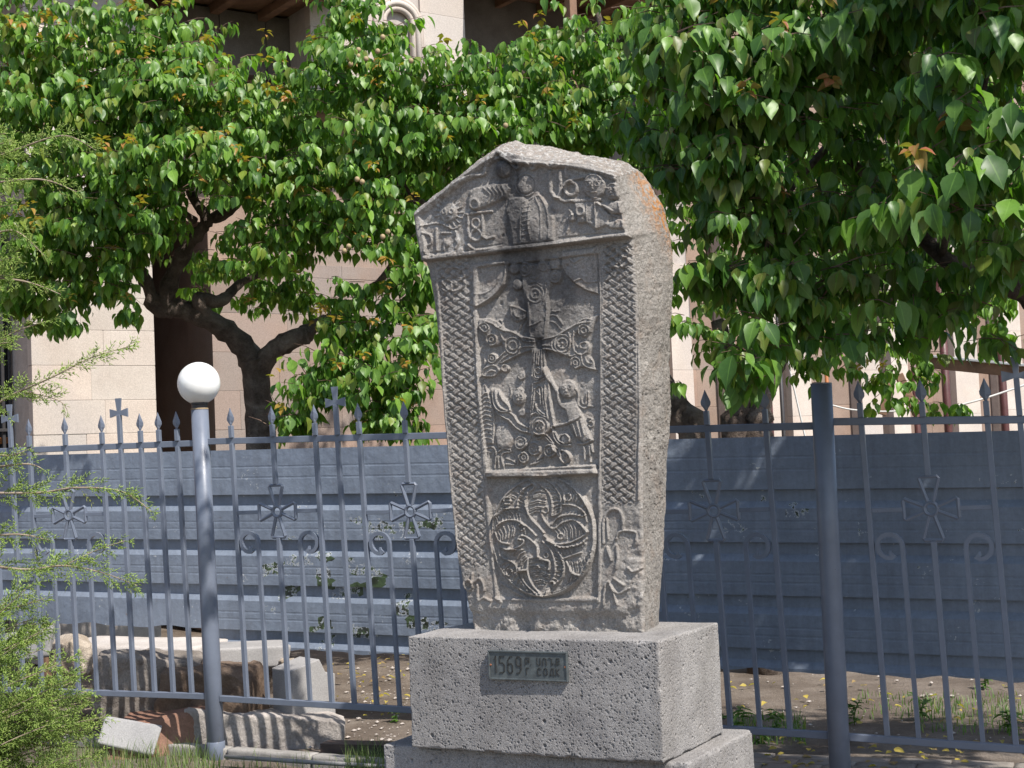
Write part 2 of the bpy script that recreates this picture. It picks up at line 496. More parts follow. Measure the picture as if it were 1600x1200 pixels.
FR, FL, BR = atz(1028.5, 1002, ZT), atz(635, 994, ZT), atz(1122, 972.5, ZT)
PW = float((FR-FL) @ R_); PD = float((BR-FR) @ D_)
PH = 0.455
pc = FR - R_*PW/2 + D_*PD/2; pc = np.array([pc[0], pc[1], 0])
print('plinth', PW, PD, FR, FL, BR)
PITS = ((.0078, .60, .0014, .0036, .0075), (.026, .34, .003, .0078, .013))
t = thing('stone_plinth', 'porous grey stone block under the carved stele, with a small bronze plaque on its front', 'plinth', (pc[0], pc[1], 0))
V, F = block_np((PW/2, PD/2, PH/2), .0030, .007, .004, 7, PITS, 3, lump=.006, chip=.012)
me = mesh_np('upper_block', place(V, pc+UP*(ZT-PH/2), AX_M)-wloc(t), F, M['plinth'])
put('upper_block', me, t)
SZ = ZT-PH
# lower step: front left top corner and right end from the photograph
SFL = atz(597, 1161, SZ); SBR = atz(1176, 1139, SZ)
sw0 = float((SFL-pc) @ R_); sw1 = float((SBR-pc) @ R_); sd0 = float((SFL-pc) @ D_); sd1 = float((SBR-pc) @ D_)
print('step', sw0, sw1, sd0, sd1)
sc_ = pc + R_*(sw0+sw1)/2 + D_*(sd0+sd1)/2
V, F = block_np(((sw1-sw0)/2, (sd1-sd0)/2, SZ/2), .0042, .010, .005, 6, PITS, 5, lump=.008, chip=.014)
put('lower_step', mesh_np('lower_step', place(V, sc_+UP*(SZ/2-.004), AX_M)-wloc(t), F, M['plinth']), t)

# ------------------------------------------------------------------ the stele
P0 = atz(993, 989, ZT)                          # right front foot
TK = 0.0
def uw(pts):
    out = []
    for x, y in pts:
        X = onplane(x, y, P0, NF); out.append(((X-P0) @ R_, X[2]-ZT))
    return np.array(out)
def uw_back(pts, depth):
    out = []
    for x, y in pts:
        X = onplane(x, y, P0+D_*depth, NF); out.append(((X-P0) @ R_, X[2]-ZT))
    return np.array(out)
SDEP = float((atz(1031, 974, ZT)-P0) @ D_)
print('stele depth', SDEP)
left = uw([(737, 983), (733, 962), (726, 930), (718, 895), (710, 840), (703, 770), (697, 700), (692, 620), (687, 540), (682, 470), (677, 420), (672, 408), (665, 375), (658, 352), (652, 334)])
right = uw([(1003, 988), (1004, 900), (1003, 800), (1003, 700), (1001, 600), (999, 500), (996, 420), (997, 385), (999, 370), (992, 350), (984, 320), (977, 295), (968, 275)])
topf = uw([(652, 334), (690, 305), (735, 270), (770, 246), (787, 236), (800, 240), (836, 250), (888, 255), (927, 259), (968, 275)])
# front grid
NU, NV = 330, 700
Tu = (topf[:, 0]-topf[0, 0])/(topf[-1, 0]-topf[0, 0])
ug = np.linspace(0, 1, NU); vg = np.linspace(0, 1, NV)
Tw = np.interp(ug, Tu, topf[:, 1])
lw, rw = left[:, 1]/left[-1, 1], right[:, 1]/right[-1, 1]
Lu = np.interp(vg, lw, left[:, 0]); Ru = np.interp(vg, rw, right[:, 0])
GU = Lu[:, None]*(1-ug)[None] + Ru[:, None]*ug[None]
Tfull = topf[-1, 1]*ug + topf[0, 1]*(1-ug)
GW = vg[:, None]*Tw[None]
# jagged top: keep x of the gable aligned with its own outline
blend = vg[:, None]**6
GU = GU*(1-blend) + blend*np.interp(ug, ug, np.interp(ug, np.linspace(0, 1, 400), np.interp(np.linspace(0, 1, 400), Tu, topf[:, 0])))[None]
def face_pt(u, w, h=0.0):
    return P0 + np.multiply.outer(u, R_) + np.multiply.outer(w, UP) + np.multiply.outer(np.asarray(h)*np.ones_like(u), NF)
GP = face_pt(GU, GW)
gx, gy = project(GP.reshape(-1, 3))
PX, PY = gx.reshape(NV, NU), gy.reshape(NV, NU)

B = np.zeros((NV, NU)); RLF = np.zeros((NV, NU))
def seg_dist(X, Y, pts):
    d = np.full(X.shape, 1e9)
    for (x0, y0), (x1, y1) in zip(pts[:-1], pts[1:]):
        ex, ey = x1-x0, y1-y0; l2 = ex*ex+ey*ey+1e-9
        t_ = np.clip(((X-x0)*ex+(Y-y0)*ey)/l2, 0, 1)
        d = np.minimum(d, np.hypot(X-x0-t_*ex, Y-y0-t_*ey))
    return d
def region(pts, w):
    p = np.array(pts)
    return (PX > p[:, 0].min()-w) & (PX < p[:, 0].max()+w) & (PY > p[:, 1].min()-w) & (PY < p[:, 1].max()+w)
def inside(X, Y, pts):
    c = np.zeros(X.shape, bool); n = len(pts)
    for i in range(n):
        x0, y0 = pts[i]; x1, y1 = pts[(i+1) % n]
        if y0 == y1: continue
        k = ((y0 > Y) != (y1 > Y)) & (X < (x1-x0)*(Y-y0)/(y1-y0)+x0)
        c ^= k
    return c
def smooth_curve(pts, k=6):
    p = np.array(pts, float)
    if len(p) < 3: return [tuple(q) for q in p]
    out = []
    for i in range(len(p)-1):
        a, b_, c, d = p[max(i-1, 0)], p[i], p[i+1], p[min(i+2, len(p)-1)]
        for j in range(k):
            s = j/k
            out.append(.5*((2*b_)+(c-a)*s+(2*a-5*b_+4*c-d)*s*s+(-a+3*b_-3*c+d)*s**3))
    out.append(p[-1]); return [tuple(q) for q in out]
def ridge(pts, w, h, curve=False, add=True):
    if curve: pts = smooth_curve(pts)
    m = region(pts, w+1)
    if not m.any(): return
    d = seg_dist(PX[m], PY[m], pts)
    q_ = np.clip((w*1.05-d)/(.55*w), 0, 1); pr = h*q_*q_*(3-2*q_)
    RLF[m] = RLF[m]+pr if add else np.maximum(RLF[m], pr)
def groove(pts, w, h, curve=False): ridge(pts, w, -h, curve)
def sdf(pts, m):
    d = seg_dist(PX[m], PY[m], list(pts)+[pts[0]])
    return np.where(inside(PX[m], PY[m], pts), d, -d)
def fill(pts, h, soft=3.0, add=False, dome=0.0):
    m = region(pts, soft+2)
    if not m.any(): return
    s = sdf(pts, m)
    f = np.clip((s+soft/2)/soft, 0, 1); f = f*f*(3-2*f)
    hh = h*f + dome*f*np.clip(s/ max(1.0, s.max()), 0, 1)**.6
    RLF[m] = RLF[m]+hh if add else np.maximum(RLF[m], hh)
def sink(pts, h, soft=3.0):
    m = region(pts, soft+2); s = sdf(pts, m)
    f = np.clip((s+soft/2)/soft, 0, 1); B[m] -= h*f*f*(3-2*f)
def raise_(pts, h, soft=3.0): sink(pts, -h, soft)
def ell(cx, cy, rx, ry=None, n=28, a0=0, a1=2*math.pi):
    ry = rx*1.1 if ry is None else ry
    return [(cx+rx*math.cos(a0+(a1-a0)*i/n), cy+ry*math.sin(a0+(a1-a0)*i/n)) for i in range(n+1)]
def ring(cx, cy, r, w, h, ry=None): ridge(ell(cx, cy, r, ry), w, h)
def disc(cx, cy, r, h, dome=0.0, ry=None, soft=2.5): fill(ell(cx, cy, r, ry)[:-1], h, soft, dome=dome)
class Zm:
    def __init__(s, ox, oy, sc): s.o = (ox, oy, sc)
    def __call__(s, *p): return [(s.o[0]+x/s.o[2], s.o[1]+y/s.o[2]) for x, y in p]
    def one(s, x, y): return s.o[0]+x/s.o[2], s.o[1]+y/s.o[2]
ZP, ZA, ZB, ZC = Zm(630, 200, 3.636), Zm(660, 370, 4.444), Zm(660, 540, 4.444), Zm(690, 720, 4.444)

# --- base levels
band_y = lambda x: 408+(x-672)*(370-408)/(998-672)
ped = [(640, 412), (672, 408), (998, 371), (1010, 369), (1010, 200), (640, 200)]
raise_(ped, .036, 1.8)
sink(ZP((118, 500), (560, 165), (640, 210), (940, 225), (1215, 280), (1275, 600), (860, 668), (590, 706), (165, 752)), .014, 5)
central = [(748, 418), (935, 397), (937, 470), (938, 640), (936, 733), (762, 738), (757, 690), (750, 600), (745, 520)]
sink(central, .013, 3)
sink([(763, 747), (934, 743), (934, 932), (779, 936), (772, 880), (766, 800)], .010, 4)
# undercut foot
foot = [(700, 952), (800, 957), (935, 960), (1012, 962), (1012, 1000), (700, 1000)]
sink(foot, .012, 14)

# --- pediment
ridge([(654, 336), (690, 308), (735, 273), (772, 248), (787, 240)], 4.5, .010)
ridge([(787, 240), (806, 254), (836, 258), (888, 262), (927, 266), (966, 280)], 4.5, .010)
ridge([(671, 404), (780, 391), (870, 381), (997, 367)], 3.6, .012)
ridge([(671, 397), (780, 384), (870, 374), (995, 360)], 1.6, -.004)
ridge(ZP((250, 390), (330, 330), (380, 295), (425, 278), (480, 268), (495, 225), (530, 190), (575, 178), (620, 190), (650, 225), (665, 235), (690, 210), (725, 208), (750, 238), (790, 212), (830, 212), (855, 232), (900, 218)), 3.2, .012, True)
x, y = ZP.one(590, 240); disc(x, y, 12, .010, .014)
x, y = ZP.one(712, 328); disc(x, y, 13, .008, .010); ring(x, y, 15.5, 1.7, .006)
fill(ZP((655, 400), (700, 395), (730, 430), (785, 372), (835, 430), (870, 520), (875, 645), (640, 672), (625, 560), (600, 470), (620, 410)), .010, 4, dome=.008)
for q in (((720, 440), (690, 520), (690, 640)), ((740, 430), (735, 520), (745, 640)), ((790, 385), (835, 470), (850, 630)), ((770, 400), (800, 480), (805, 635)), ((700, 430), (760, 395), (800, 390))):
    ridge(ZP(*q), 1.4, .004, True)
for k in range(7): ridge(ZP((700, 460+k*26), (745, 450+k*26)), 1.0, .003)
fill(ZP((385, 420), (415, 350), (470, 338), (535, 318), (610, 325), (630, 350), (600, 400), (520, 440), (440, 470), (395, 460)), .011, 4, dome=.006)
for k in range(5): ridge(ZP((480+k*26, 350-k*5), (520+k*22, 385), (500+k*24, 430-k*5)), 1.2, .004, True)
x, y = ZP.one(428, 440); ring(x, y, 7, 2.4, .007)
x, y = ZP.one(410, 378); disc(x, y, 5, .010, .004)
x, y = ZP.one(275, 485); disc(x, y, 14, .009, .008)
for ex in (255, 298):
    xx, yy = ZP.one(ex, 480); ring(xx, yy, 3.4, 1.2, .005)
for k in range(15):
    a = math.pi*(.92+.12*k); ridge([(x+15*math.cos(a), y+16*math.sin(a)), (x+22*math.cos(a), y+23*math.sin(a))], 1.2, .007)
ridge([(x-1, y-2), (x-1, y+5)], 1.2, .004); ridge([(x-4, y+8), (x+4, y+7)], 1.0, .004)
ridge(ZP((125, 560), (180, 548), (235, 548), (300, 578), (335, 560)), 1.8, .008, True)
ridge(ZP((135, 600), (172, 615), (178, 655), (150, 680), (152, 715), (185, 725)), 2.0, .008, True)
for q in (((205, 575), (208, 700)), ((315, 590), (330, 655), (305, 705)), ((235, 600), (285, 600)), ((250, 640), (250, 700))): ridge(ZP(*q), 2.2, .008)
for q in ((340, 705, 5), (385, 680, 5), (320, 640, 4), (265, 660, 5), (300, 720, 4)):
    xx, yy = ZP.one(q[0], q[1]); disc(xx, yy, q[2], .007, .004)
# raised letters, left and right
ridge(ZP((372, 494), (520, 478)), 2.6, .012); ridge(ZP((388, 505), (386, 590), (395, 640)), 2.6, .012)
x, y = ZP.one(430, 545); ring(x, y, 6.5, 2.3, .011)
x, y = ZP.one(430, 612); ring(x, y, 8, 2.6, .011)
ridge(ZP((468, 500), (470, 620), (490, 634), (530, 622)), 2.5, .012)
ridge(ZP((385, 665), (420, 692), (480, 690), (575, 672)), 2.0, .008, True)
ridge(ZP((852, 258), (852, 365), (882, 398), (905, 400), (912, 370), (912, 258)), 3.4, .014)
ridge(ZP((880, 400), (935, 422), (975, 418)), 3.0, .010)
x, y = ZP.one(972, 350); ring(x, y, 9.5, 3.2, .013)
ridge(ZP((940, 335), (972, 300), (1038, 288)), 3.0, .012, True); ridge(ZP((940, 245), (945, 285)), 2.4, .010)
def face(cx, cy, r, h):
    disc(cx, cy, r, h, .008)
    for s in (-1, 1):
        ring(cx+s*r*.38-1, cy-r*.12, r*.17, 1.1, .004)
        ridge([(cx+s*r*.18-1, cy-r*.42), (cx+s*r*.6-1, cy-r*.38)], 1.0, .004)
    ridge([(cx-1, cy-r*.3), (cx-1.5, cy+r*.25), (cx+1, cy+r*.3)], 1.1, .005)
    ridge([(cx-r*.3, cy+r*.6), (cx+r*.25, cy+r*.58)], 1.0, .005)
    ridge(ell(cx, cy, r*.86, None, 14, math.pi*1.1, math.pi*1.9), 1.1, .004)
x, y = ZP.one(1105, 335); face(x, y, 18, .012)
x, y = ZP.one(1212, 366); face(x, y, 12, .012)
fill(ZP((992, 430), (1130, 425), (1192, 500), (1182, 555), (1115, 582), (1060, 540), (1010, 548)), .010, 3, dome=.004)
ridge(ZP((985, 420), (1135, 412)), 3.4, .012)
x, y = ZP.one(1028, 478); ring(x, y, 6, 1.7, .006)
ridge(ZP((1110, 428), (1118, 575)), 1.8, .006); ridge(ZP((1060, 430), (1066, 545)), 1.3, .004)
fill(ZP((1150, 445), (1230, 420), (1275, 440), (1262, 490), (1200, 495)), .012, 3, dome=.004)
fill(ZP((1165, 550), (1250, 522), (1282, 545), (1275, 578), (1200, 575)), .010, 3, dome=.004)
ridge(ZP((1125, 430), (1205, 475)), 2.6, .008); ridge(ZP((1200, 500), (1240, 510), (1230, 540)), 2.0, .007)
x, y = ZP.one(978, 515); disc(x, y, 5.5, .010, .004)
ridge(ZP((960, 470), (985, 500)), 2.0, .007); ridge(ZP((945, 600), (960, 560), (950, 520)), 1.8, .006, True)

# --- braided borders
def braid(lx, rx, y0, y1, cells, pitch, fold, h=.011, phase=0.0):
    ys = np.array([y0, (y0+y1)/2, y1])
    Lx = np.interp(PY, ys, lx); Rx = np.interp(PY, ys, rx)
    u = (PX-Lx)/(Rx-Lx)
    m = (u > 0) & (u < 1) & (PY > y0+(0 if np.isscalar(y0) else 0)) & (PY < y1) & (PY > band_y(PX)+4)
    uu = u[m]; v = (PY[m]-y0)/pitch + phase
    wob = .10*vnoise(np.stack([PX[m]*.09, PY[m]*.09, 0*v], 1), 5)
    vf = np.abs(((v+fold) % (2*fold))-fold)
    def over(x): return np.clip(.5+1.6*np.cos(math.pi*x), 0, 1)
    a = cells*uu+vf+wob; b_ = cells*uu-vf+wob*.7
    ra, rb = np.round(a), np.round(b_)
    da, db_ = np.abs(a-ra), np.abs(b_-rb)
    def strand(d): return np.clip((.335-d)/.13, 0, 1)**.7*(1-.16*np.exp(-(d/.085)**2))
    pa, pb = strand(da), strand(db_)
    ha = pa*(.55+.45*over(b_+ra)); hb = pb*(.55+.45*(1-over(a+rb)))
    hh = np.maximum(ha, hb)
    ed = np.sqrt(np.clip(1-(np.minimum(uu, 1-uu)/.055)**2, 0, 1))*.85
    hh = np.maximum(hh, ed)
    q = np.zeros_like(PX); q[m] = h*hh-.008
    RLF[m] += q[m]
braid((680, 699, 716), (737, 750, 763), 408, 884, 3.0, 13.6, 3.5)
braid((941, 940.5, 941), (993, 995, 993), 380, 787, 3.0, 13.6, 4.0, phase=.5)
# square flower panel at the top of each border
for (cx, cy, rx_, ry_) in ((709, 436, 22, 22), (967, 402, 20, 18)):
    ring(cx, cy, rx_*.8, 1.6, .006, ry_*.85)
    for s in (-1, 1):
        ring(cx+s*rx_*.5, cy-ry_*.45, rx_*.36, 1.3, .005); ring(cx+s*rx_*.5, cy+ry_*.45, rx_*.36, 1.3, .005)
# fillets beside the borders
ridge([(739, 413), (742, 480), (746, 560), (752, 650), (758, 735), (764, 810), (769, 870), (777, 935), (782, 940)], 3.2, .006)
ridge([(933, 385), (936, 440), (937, 540), (937, 640), (937, 740), (938, 800), (938, 870), (936, 940)], 3.0, .006)
ridge([(680, 415), (690, 540), (698, 680), (708, 800), (716, 884)], 2.4, .006)
ridge([(996, 385), (998, 500), (1000, 640), (999, 780)], 2.6, .006)

# --- spandrels of the niche
for pts in (ZA((355, 190), (582, 168), (594, 250), (575, 330), (520, 405), (450, 455), (380, 492), (358, 480)), ZA((975, 105), (1208, 78), (1222, 395), (1140, 372), (1060, 320), (1000, 262), (965, 190))):
    fill(pts, .016, 3)
groove(ZA((595, 180), (600, 250), (575, 345), (510, 415), (430, 465), (375, 500)), 2.2, .006, True)
ridge(ZA((582, 175), (585, 250), (560, 330), (500, 405), (440, 445), (380, 480)), 1.5, .006, True)
ridge(ZA((965, 190), (1000, 262), (1060, 320), (1140, 372), (1222, 395)), 1.8, .006, True)
ridge(ZA((370, 400), (440, 390), (500, 345), (530, 290)), 1.3, .004, True); ridge(ZA((425, 200), (460, 225), (490, 215)), 1.6, .005, True)
ridge(ZA((1030, 150), (1060, 180), (1110, 150), (1125, 150)), 1.6, .005, True); ridge(ZA((1060, 310), (1110, 290), (1140, 315), (1215, 310)), 1.5, .005, True); ridge(ZA((1170, 110), (1195, 220)), 1.2, .004)

# --- the cross
Z1, Z2, Z3, Z4 = Zm(740, 480, 8), Zm(740, 600, 8), Zm(755, 735, 4.532), Zm(740, 385, 6.345)
def lines(z, w, h, *sets):
    for q in sets: ridge(z(*q), w, h, True)
def rings(z, w, h, *cs):
    for cx, cy, r in cs:
        x_, y_ = z.one(cx, cy); ring(x_, y_, r/z.o[2], w, h)
def discs(z, h, *cs):
    for cx, cy, r in cs:
        x_, y_ = z.one(cx, cy); disc(x_, y_, r/z.o[2], h, .003)
def ribs(z, A_, B_, n, w=1.0, h=.007):
    a_, b_ = np.array(smooth_curve(z(*A_), 8)), np.array(smooth_curve(z(*B_), 8))
    for i in range(n):
        t_ = (i+.5)/n; p0 = a_[int(t_*(len(a_)-1))]; p1 = b_[int(t_*(len(b_)-1))]
        m_ = (p0+p1)/2+np.array([(p1-p0)[1], -(p1-p0)[0]])*.14
        ridge([tuple(p0), tuple(m_), tuple(p1)], w, h)
# top arm, worn and stained
fill(ZA((690, 205), (760, 190), (880, 192), (895, 300), (870, 420), (872, 560), (852, 705), (742, 705), (722, 480), (690, 330)), .013, 3, dome=.003)
discs(Z4, .013, (510, 225, 60), (680, 200, 55), (805, 300, 62), (800, 170, 55), (400, 220, 50), (430, 380, 50))
rings(Z4, 1.3, .005, (610, 470, 78), (610, 470, 42), (510, 228, 60), (510, 228, 28), (805, 298, 55), (805, 298, 22), (690, 205, 35))
discs(Z4, .020, (610, 468, 14))
lines(Z4, 1.3, .005, ((560, 360), (610, 350), (670, 385)), ((560, 310), (600, 320), (630, 300)), ((710, 350), (715, 440), (690, 540)), ((560, 790), (620, 770), (670, 735)), ((740, 225), (800, 215), (850, 220)), ((545, 560), (560, 700), (560, 860)), ((720, 560), (715, 700), (700, 860)))
fill(Z4((360, 580), (520, 640), (525, 690), (470, 740), (410, 740), (370, 680)), .009, 3)
lines(Z4, 1.4, .006, ((360, 585), (450, 610), (520, 645)), ((365, 590), (375, 680), (420, 745)), ((400, 640), (420, 690), (450, 700)), ((440, 820), (480, 740), (530, 690)), ((480, 860), (500, 780), (540, 720)), ((750, 680), (810, 690), (870, 770)), ((750, 740), (800, 760), (850, 820)), ((765, 640), (800, 645), (830, 635)))
LA = Z1((765, 395), (680, 370), (600, 360), (500, 310), (390, 265), (300, 180), (190, 140), (60, 145), (50, 240), (110, 310), (160, 345), (150, 430), (215, 490), (305, 475), (350, 440), (370, 540), (305, 640), (285, 590), (225, 570), (185, 610), (180, 700), (130, 760), (100, 865), (245, 872), (305, 812), (345, 792), (400, 815), (442, 770), (410, 720), (355, 705), (480, 636), (580, 576), (720, 538), (765, 525))
RA = Z1((855, 400), (1000, 360), (1150, 270), (1300, 195), (1450, 135), (1560, 90), (1485, 225), (1455, 305), (1385, 365), (1310, 345), (1290, 300), (1262, 330), (1256, 410), (1285, 480), (1330, 440), (1395, 430), (1447, 495), (1435, 570), (1405, 605), (1480, 655), (1525, 785), (1440, 775), (1385, 745), (1340, 745), (1262, 772), (1203, 722), (1198, 622), (1080, 582), (960, 545), (855, 525))
fill(LA, .014, 2.2); fill(RA, .014, 2.2)
lines(Z1, 1.25, .0075, ((765, 402), (680, 385), (600, 372), (480, 310), (370, 290), (250, 215), (120, 170)), ((760, 432), (680, 430), (620, 420), (600, 385), (560, 360)), ((745, 492), (660, 492), (590, 502), (560, 530)), ((725, 540), (600, 570), (480, 630), (340, 700)), ((320, 695), (390, 620), (470, 570)), ((300, 650), (360, 590), (390, 560)),
 ((60, 230), (140, 195), (195, 260), (140, 312), (60, 238)), ((110, 240), (150, 235), (160, 265)), ((105, 862), (150, 765), (255, 728), (312, 790), (250, 862), (110, 866)), ((190, 810), (230, 790), (270, 800)), ((340, 330), (370, 400), (400, 420)), ((130, 640), (135, 730)),
 ((855, 402), (1000, 372), (1150, 295), (1300, 212), (1450, 185)), ((1290, 190), (1370, 148), (1450, 148)), ((862, 480), (910, 478), (965, 480)), ((870, 520), (980, 532), (1080, 582), (1200, 612), (1265, 590)), ((975, 440), (995, 520), (1095, 570), (1190, 590)), ((1185, 320), (1215, 430), (1180, 520)),
 ((1250, 300), (1236, 420), (1250, 530), (1320, 592), (1410, 562), (1442, 485), (1392, 436), (1330, 455), (1335, 505), (1390, 515)), ((1275, 320), (1265, 420), (1295, 500)), ((1342, 605), (1350, 685), (1400, 742), (1512, 778)), ((1388, 622), (1415, 690), (1470, 705)), ((1415, 602), (1475, 655), (1512, 730)))
rings(Z1, 1.25, .0075, (488, 480, 92), (488, 480, 50), (228, 408, 66), (228, 408, 26), (312, 208, 42), (235, 640, 50), (235, 640, 20), (392, 762, 42), (1112, 452, 98), (1112, 452, 58), (1375, 292, 66), (1375, 292, 30), (1265, 695, 62), (1265, 695, 24))
for a_ in range(8): ridge([Z1.one(1112+55*math.cos(a_*.785), 452+55*math.sin(a_*.785)), Z1.one(1112, 452)], .9, .004)
# shaft
fill([*Z1((728, 520), (890, 520), (905, 700), (940, 900)), *Z2((950, 100), (985, 300), (1010, 520), (900, 640), (740, 640), (690, 620), (715, 380), (735, 100)), *Z1((728, 900))], .013, 2.2)
lines(Z1, 1.2, .0075, ((732, 522), (735, 700), (742, 862)), ((762, 530), (764, 840), (810, 882), (862, 842), (852, 525)), ((792, 545), (797, 640), (795, 720)), ((826, 545), (822, 640), (818, 720)), ((735, 855), (795, 912), (880, 862)), ((762, 945), (820, 930), (885, 890)), ((888, 530), (902, 760), (955, 950)))
rings(Z1, 1.1, .006, (812, 795, 34))
lines(Z2, 1.2, .0075, ((737, 0), (735, 180), (715, 380), (690, 630)), ((772, 60), (757, 250), (742, 400)), ((900, 0), (907, 200), (942, 440)), ((945, 0), (962, 200), (1000, 450), (1020, 560)), ((772, 65), (820, 22), (868, 60), (880, 200), (905, 330)), ((800, 95), (840, 145), (852, 260)), ((780, 232), (820, 320), (902, 382)), ((740, 385), (790, 362), (830, 392)), ((802, 240), (795, 305), (850, 382), (925, 415)), ((830, 60), (835, 110), (850, 140)))
discs(Z2, .017, (840, 525, 92)); rings(Z2, 1.6, .008, (840, 525, 98)); rings(Z2, 1.0, .005, (840, 525, 58), (815, 495, 22), (865, 550, 22), (865, 490, 18), (815, 555, 18))
# scrolls at its foot
discs(Z2, .010, (580, 735, 78), (750, 810, 76), (620, 920, 64), (950, 835, 74), (1150, 910, 70), (1150, 690, 58))
rings(Z2, 1.5, .009, (580, 735, 74), (750, 810, 72), (620, 920, 58), (950, 835, 68)); rings(Z2, 1.2, .006, (580, 735, 34), (750, 810, 32), (620, 920, 24), (950, 835, 28), (1150, 900, 22))
lines(Z2, 1.7, .011, ((740, 640), (800, 682), (870, 652), (960, 730), (1040, 805)), ((760, 605), (830, 632), (900, 632), (1000, 742)), ((982, 560), (1010, 680), (1090, 762), (1205, 762)), ((1012, 600), (1060, 702), (1130, 742)), ((1090, 645), (1150, 620), (1207, 672), (1200, 725)), ((1000, 780), (1050, 882), (1130, 992)), ((1060, 822), (1160, 842), (1212, 922), (1190, 1010), (1125, 985), (1080, 885), (1060, 825)), ((700, 680), (640, 780), (560, 872), (540, 1010)), ((660, 805), (600, 872)), ((780, 955), (815, 925), (850, 908)), ((700, 1005), (780, 985), (840, 952)), ((600, 1000), (640, 985)))
# left figure: ribbed wing, raised arm, head, robe
fill(Z2((95, 0), (130, 0), (175, 100), (235, 300), (252, 500), (232, 745), (120, 745)), .010, 2.5)
lines(Z2, 1.4, .008, ((120, -40), (172, 100), (232, 300), (252, 500), (234, 745)))
for y_ in range(110, 720, 56): ridge(Z2((100, y_+46), (150, y_), (222, y_+18)), 1.1, .006, True)
fill(Z2((215, 50), (300, 60), (380, 170), (455, 260), (515, 400), (565, 490), (685, 535), (680, 615), (560, 592), (440, 500), (380, 430), (290, 370), (245, 250)), .011, 3, dome=.004)
lines(Z2, 1.5, .009, ((218, 55), (258, 250), (340, 340), (440, 350), (512, 405)), ((270, 70), (300, 230), (370, 312), (462, 332)), ((248, 285), (300, 372), (382, 422), (442, 445)), ((320, 100), (370, 200), (440, 270), (460, 320)), ((520, 420), (562, 490), (680, 545)), ((440, 450), (520, 540), (600, 590), (680, 600)))
x, y = Z2.one(560, 160); fill(ell(x, y, 9.5, 14)[:-1], .012, 2.5, dome=.008)
lines(Z2, 1.0, .005, ((590, 120), (620, 160), (598, 178)), ((570, 205), (610, 200)), ((500, 90), (480, 160), (500, 230)), ((520, 70), (570, 50), (625, 90)), ((440, 40), (455, 120), (440, 170)), ((460, 200), (480, 250), (470, 290)))
rings(Z2, .9, .004, (560, 140, 18))
fill(Z2((540, 340), (620, 310), (650, 360), (620, 410), (560, 400)), .010, 3)
fill(Z2((285, 520), (350, 480), (430, 520), (492, 680), (445, 795), (300, 805), (258, 650)), .011, 4, dome=.006)
lines(Z2, 1.6, .009, ((140, 805), (200, 782), (268, 842), (250, 1050)), ((200, 855), (150, 845)), ((300, 850), (350, 812), (442, 822), (442, 852), (382, 855), (332, 905), (368, 1060)), ((290, 905), (300, 1050)), ((390, 932), (450, 952), (512, 982)), ((390, 1002), (500, 1012)), ((175, 870), (165, 1040)))
# right figure
x, y = Z2.one(1172, 62); fill(ell(x, y, 12, 13.5)[:-1], .013, 2.5, dome=.008); ring(x, y, 12.5, 1.4, .006, 14)
lines(Z2, .95, .005, ((1165, 50), (1160, 90), (1178, 95)), ((1140, 130), (1190, 132)), ((1120, 20), (1150, 10)), ((1190, 10), (1225, 22))); rings(Z2, .9, .004, (1135, 45, 16), (1205, 45, 16))
ridge([*Z1((905, 770), (955, 900), (1010, 1000), (1050, 1070)), *Z2((1060, 200), (1110, 280), (1180, 300))], 3.0, .014, True)
fill(Z2((1080, 240), (1270, 225), (1345, 380), (1465, 690), (1372, 735), (1285, 662), (1200, 520), (1150, 330)), .012, 3, dome=.004)
lines(Z2, 2.4, .010, ((1020, 525), (1150, 492), (1285, 442), (1340, 392)))
lines(Z2, 1.2, .006, ((1200, 545), (1262, 662)), ((1250, 502), (1302, 662)), ((1300, 472), (1352, 662)), ((1342, 445), (1395, 640)), ((1340, 380), (1402, 500), (1465, 690)))
lines(Z2, 2.0, .010, ((1290, 742), (1380, 745), (1482, 702)), ((1372, 790), (1382, 945)), ((1442, 782), (1452, 972)), ((1465, 760), (1482, 850)))
lines(Z2, 1.4, .008, ((1270, 60), (1295, 130), (1290, 180), (1300, 262), (1370, 302), (1422, 262), (1412, 100)), ((1332, 180), (1345, 242), (1386, 242), (1392, 120)), ((1422, 272), (1482, 282)), ((1420, 420), (1470, 440), (1440, 470)))
rings(Z2, 1.2, .006, (1455, 505, 30))
x, y = ZB.one(680, 210); disc(x, y, 6, .008, .004); ring(x, y, 5, 1.1, .004)
# ledge under the figures
fill([(761, 736), (850, 730), (930, 726), (934, 740), (850, 744), (762, 746)], .032, 2.5)
ridge([(762, 738), (850, 732), (931, 728)], 2.0, .005)

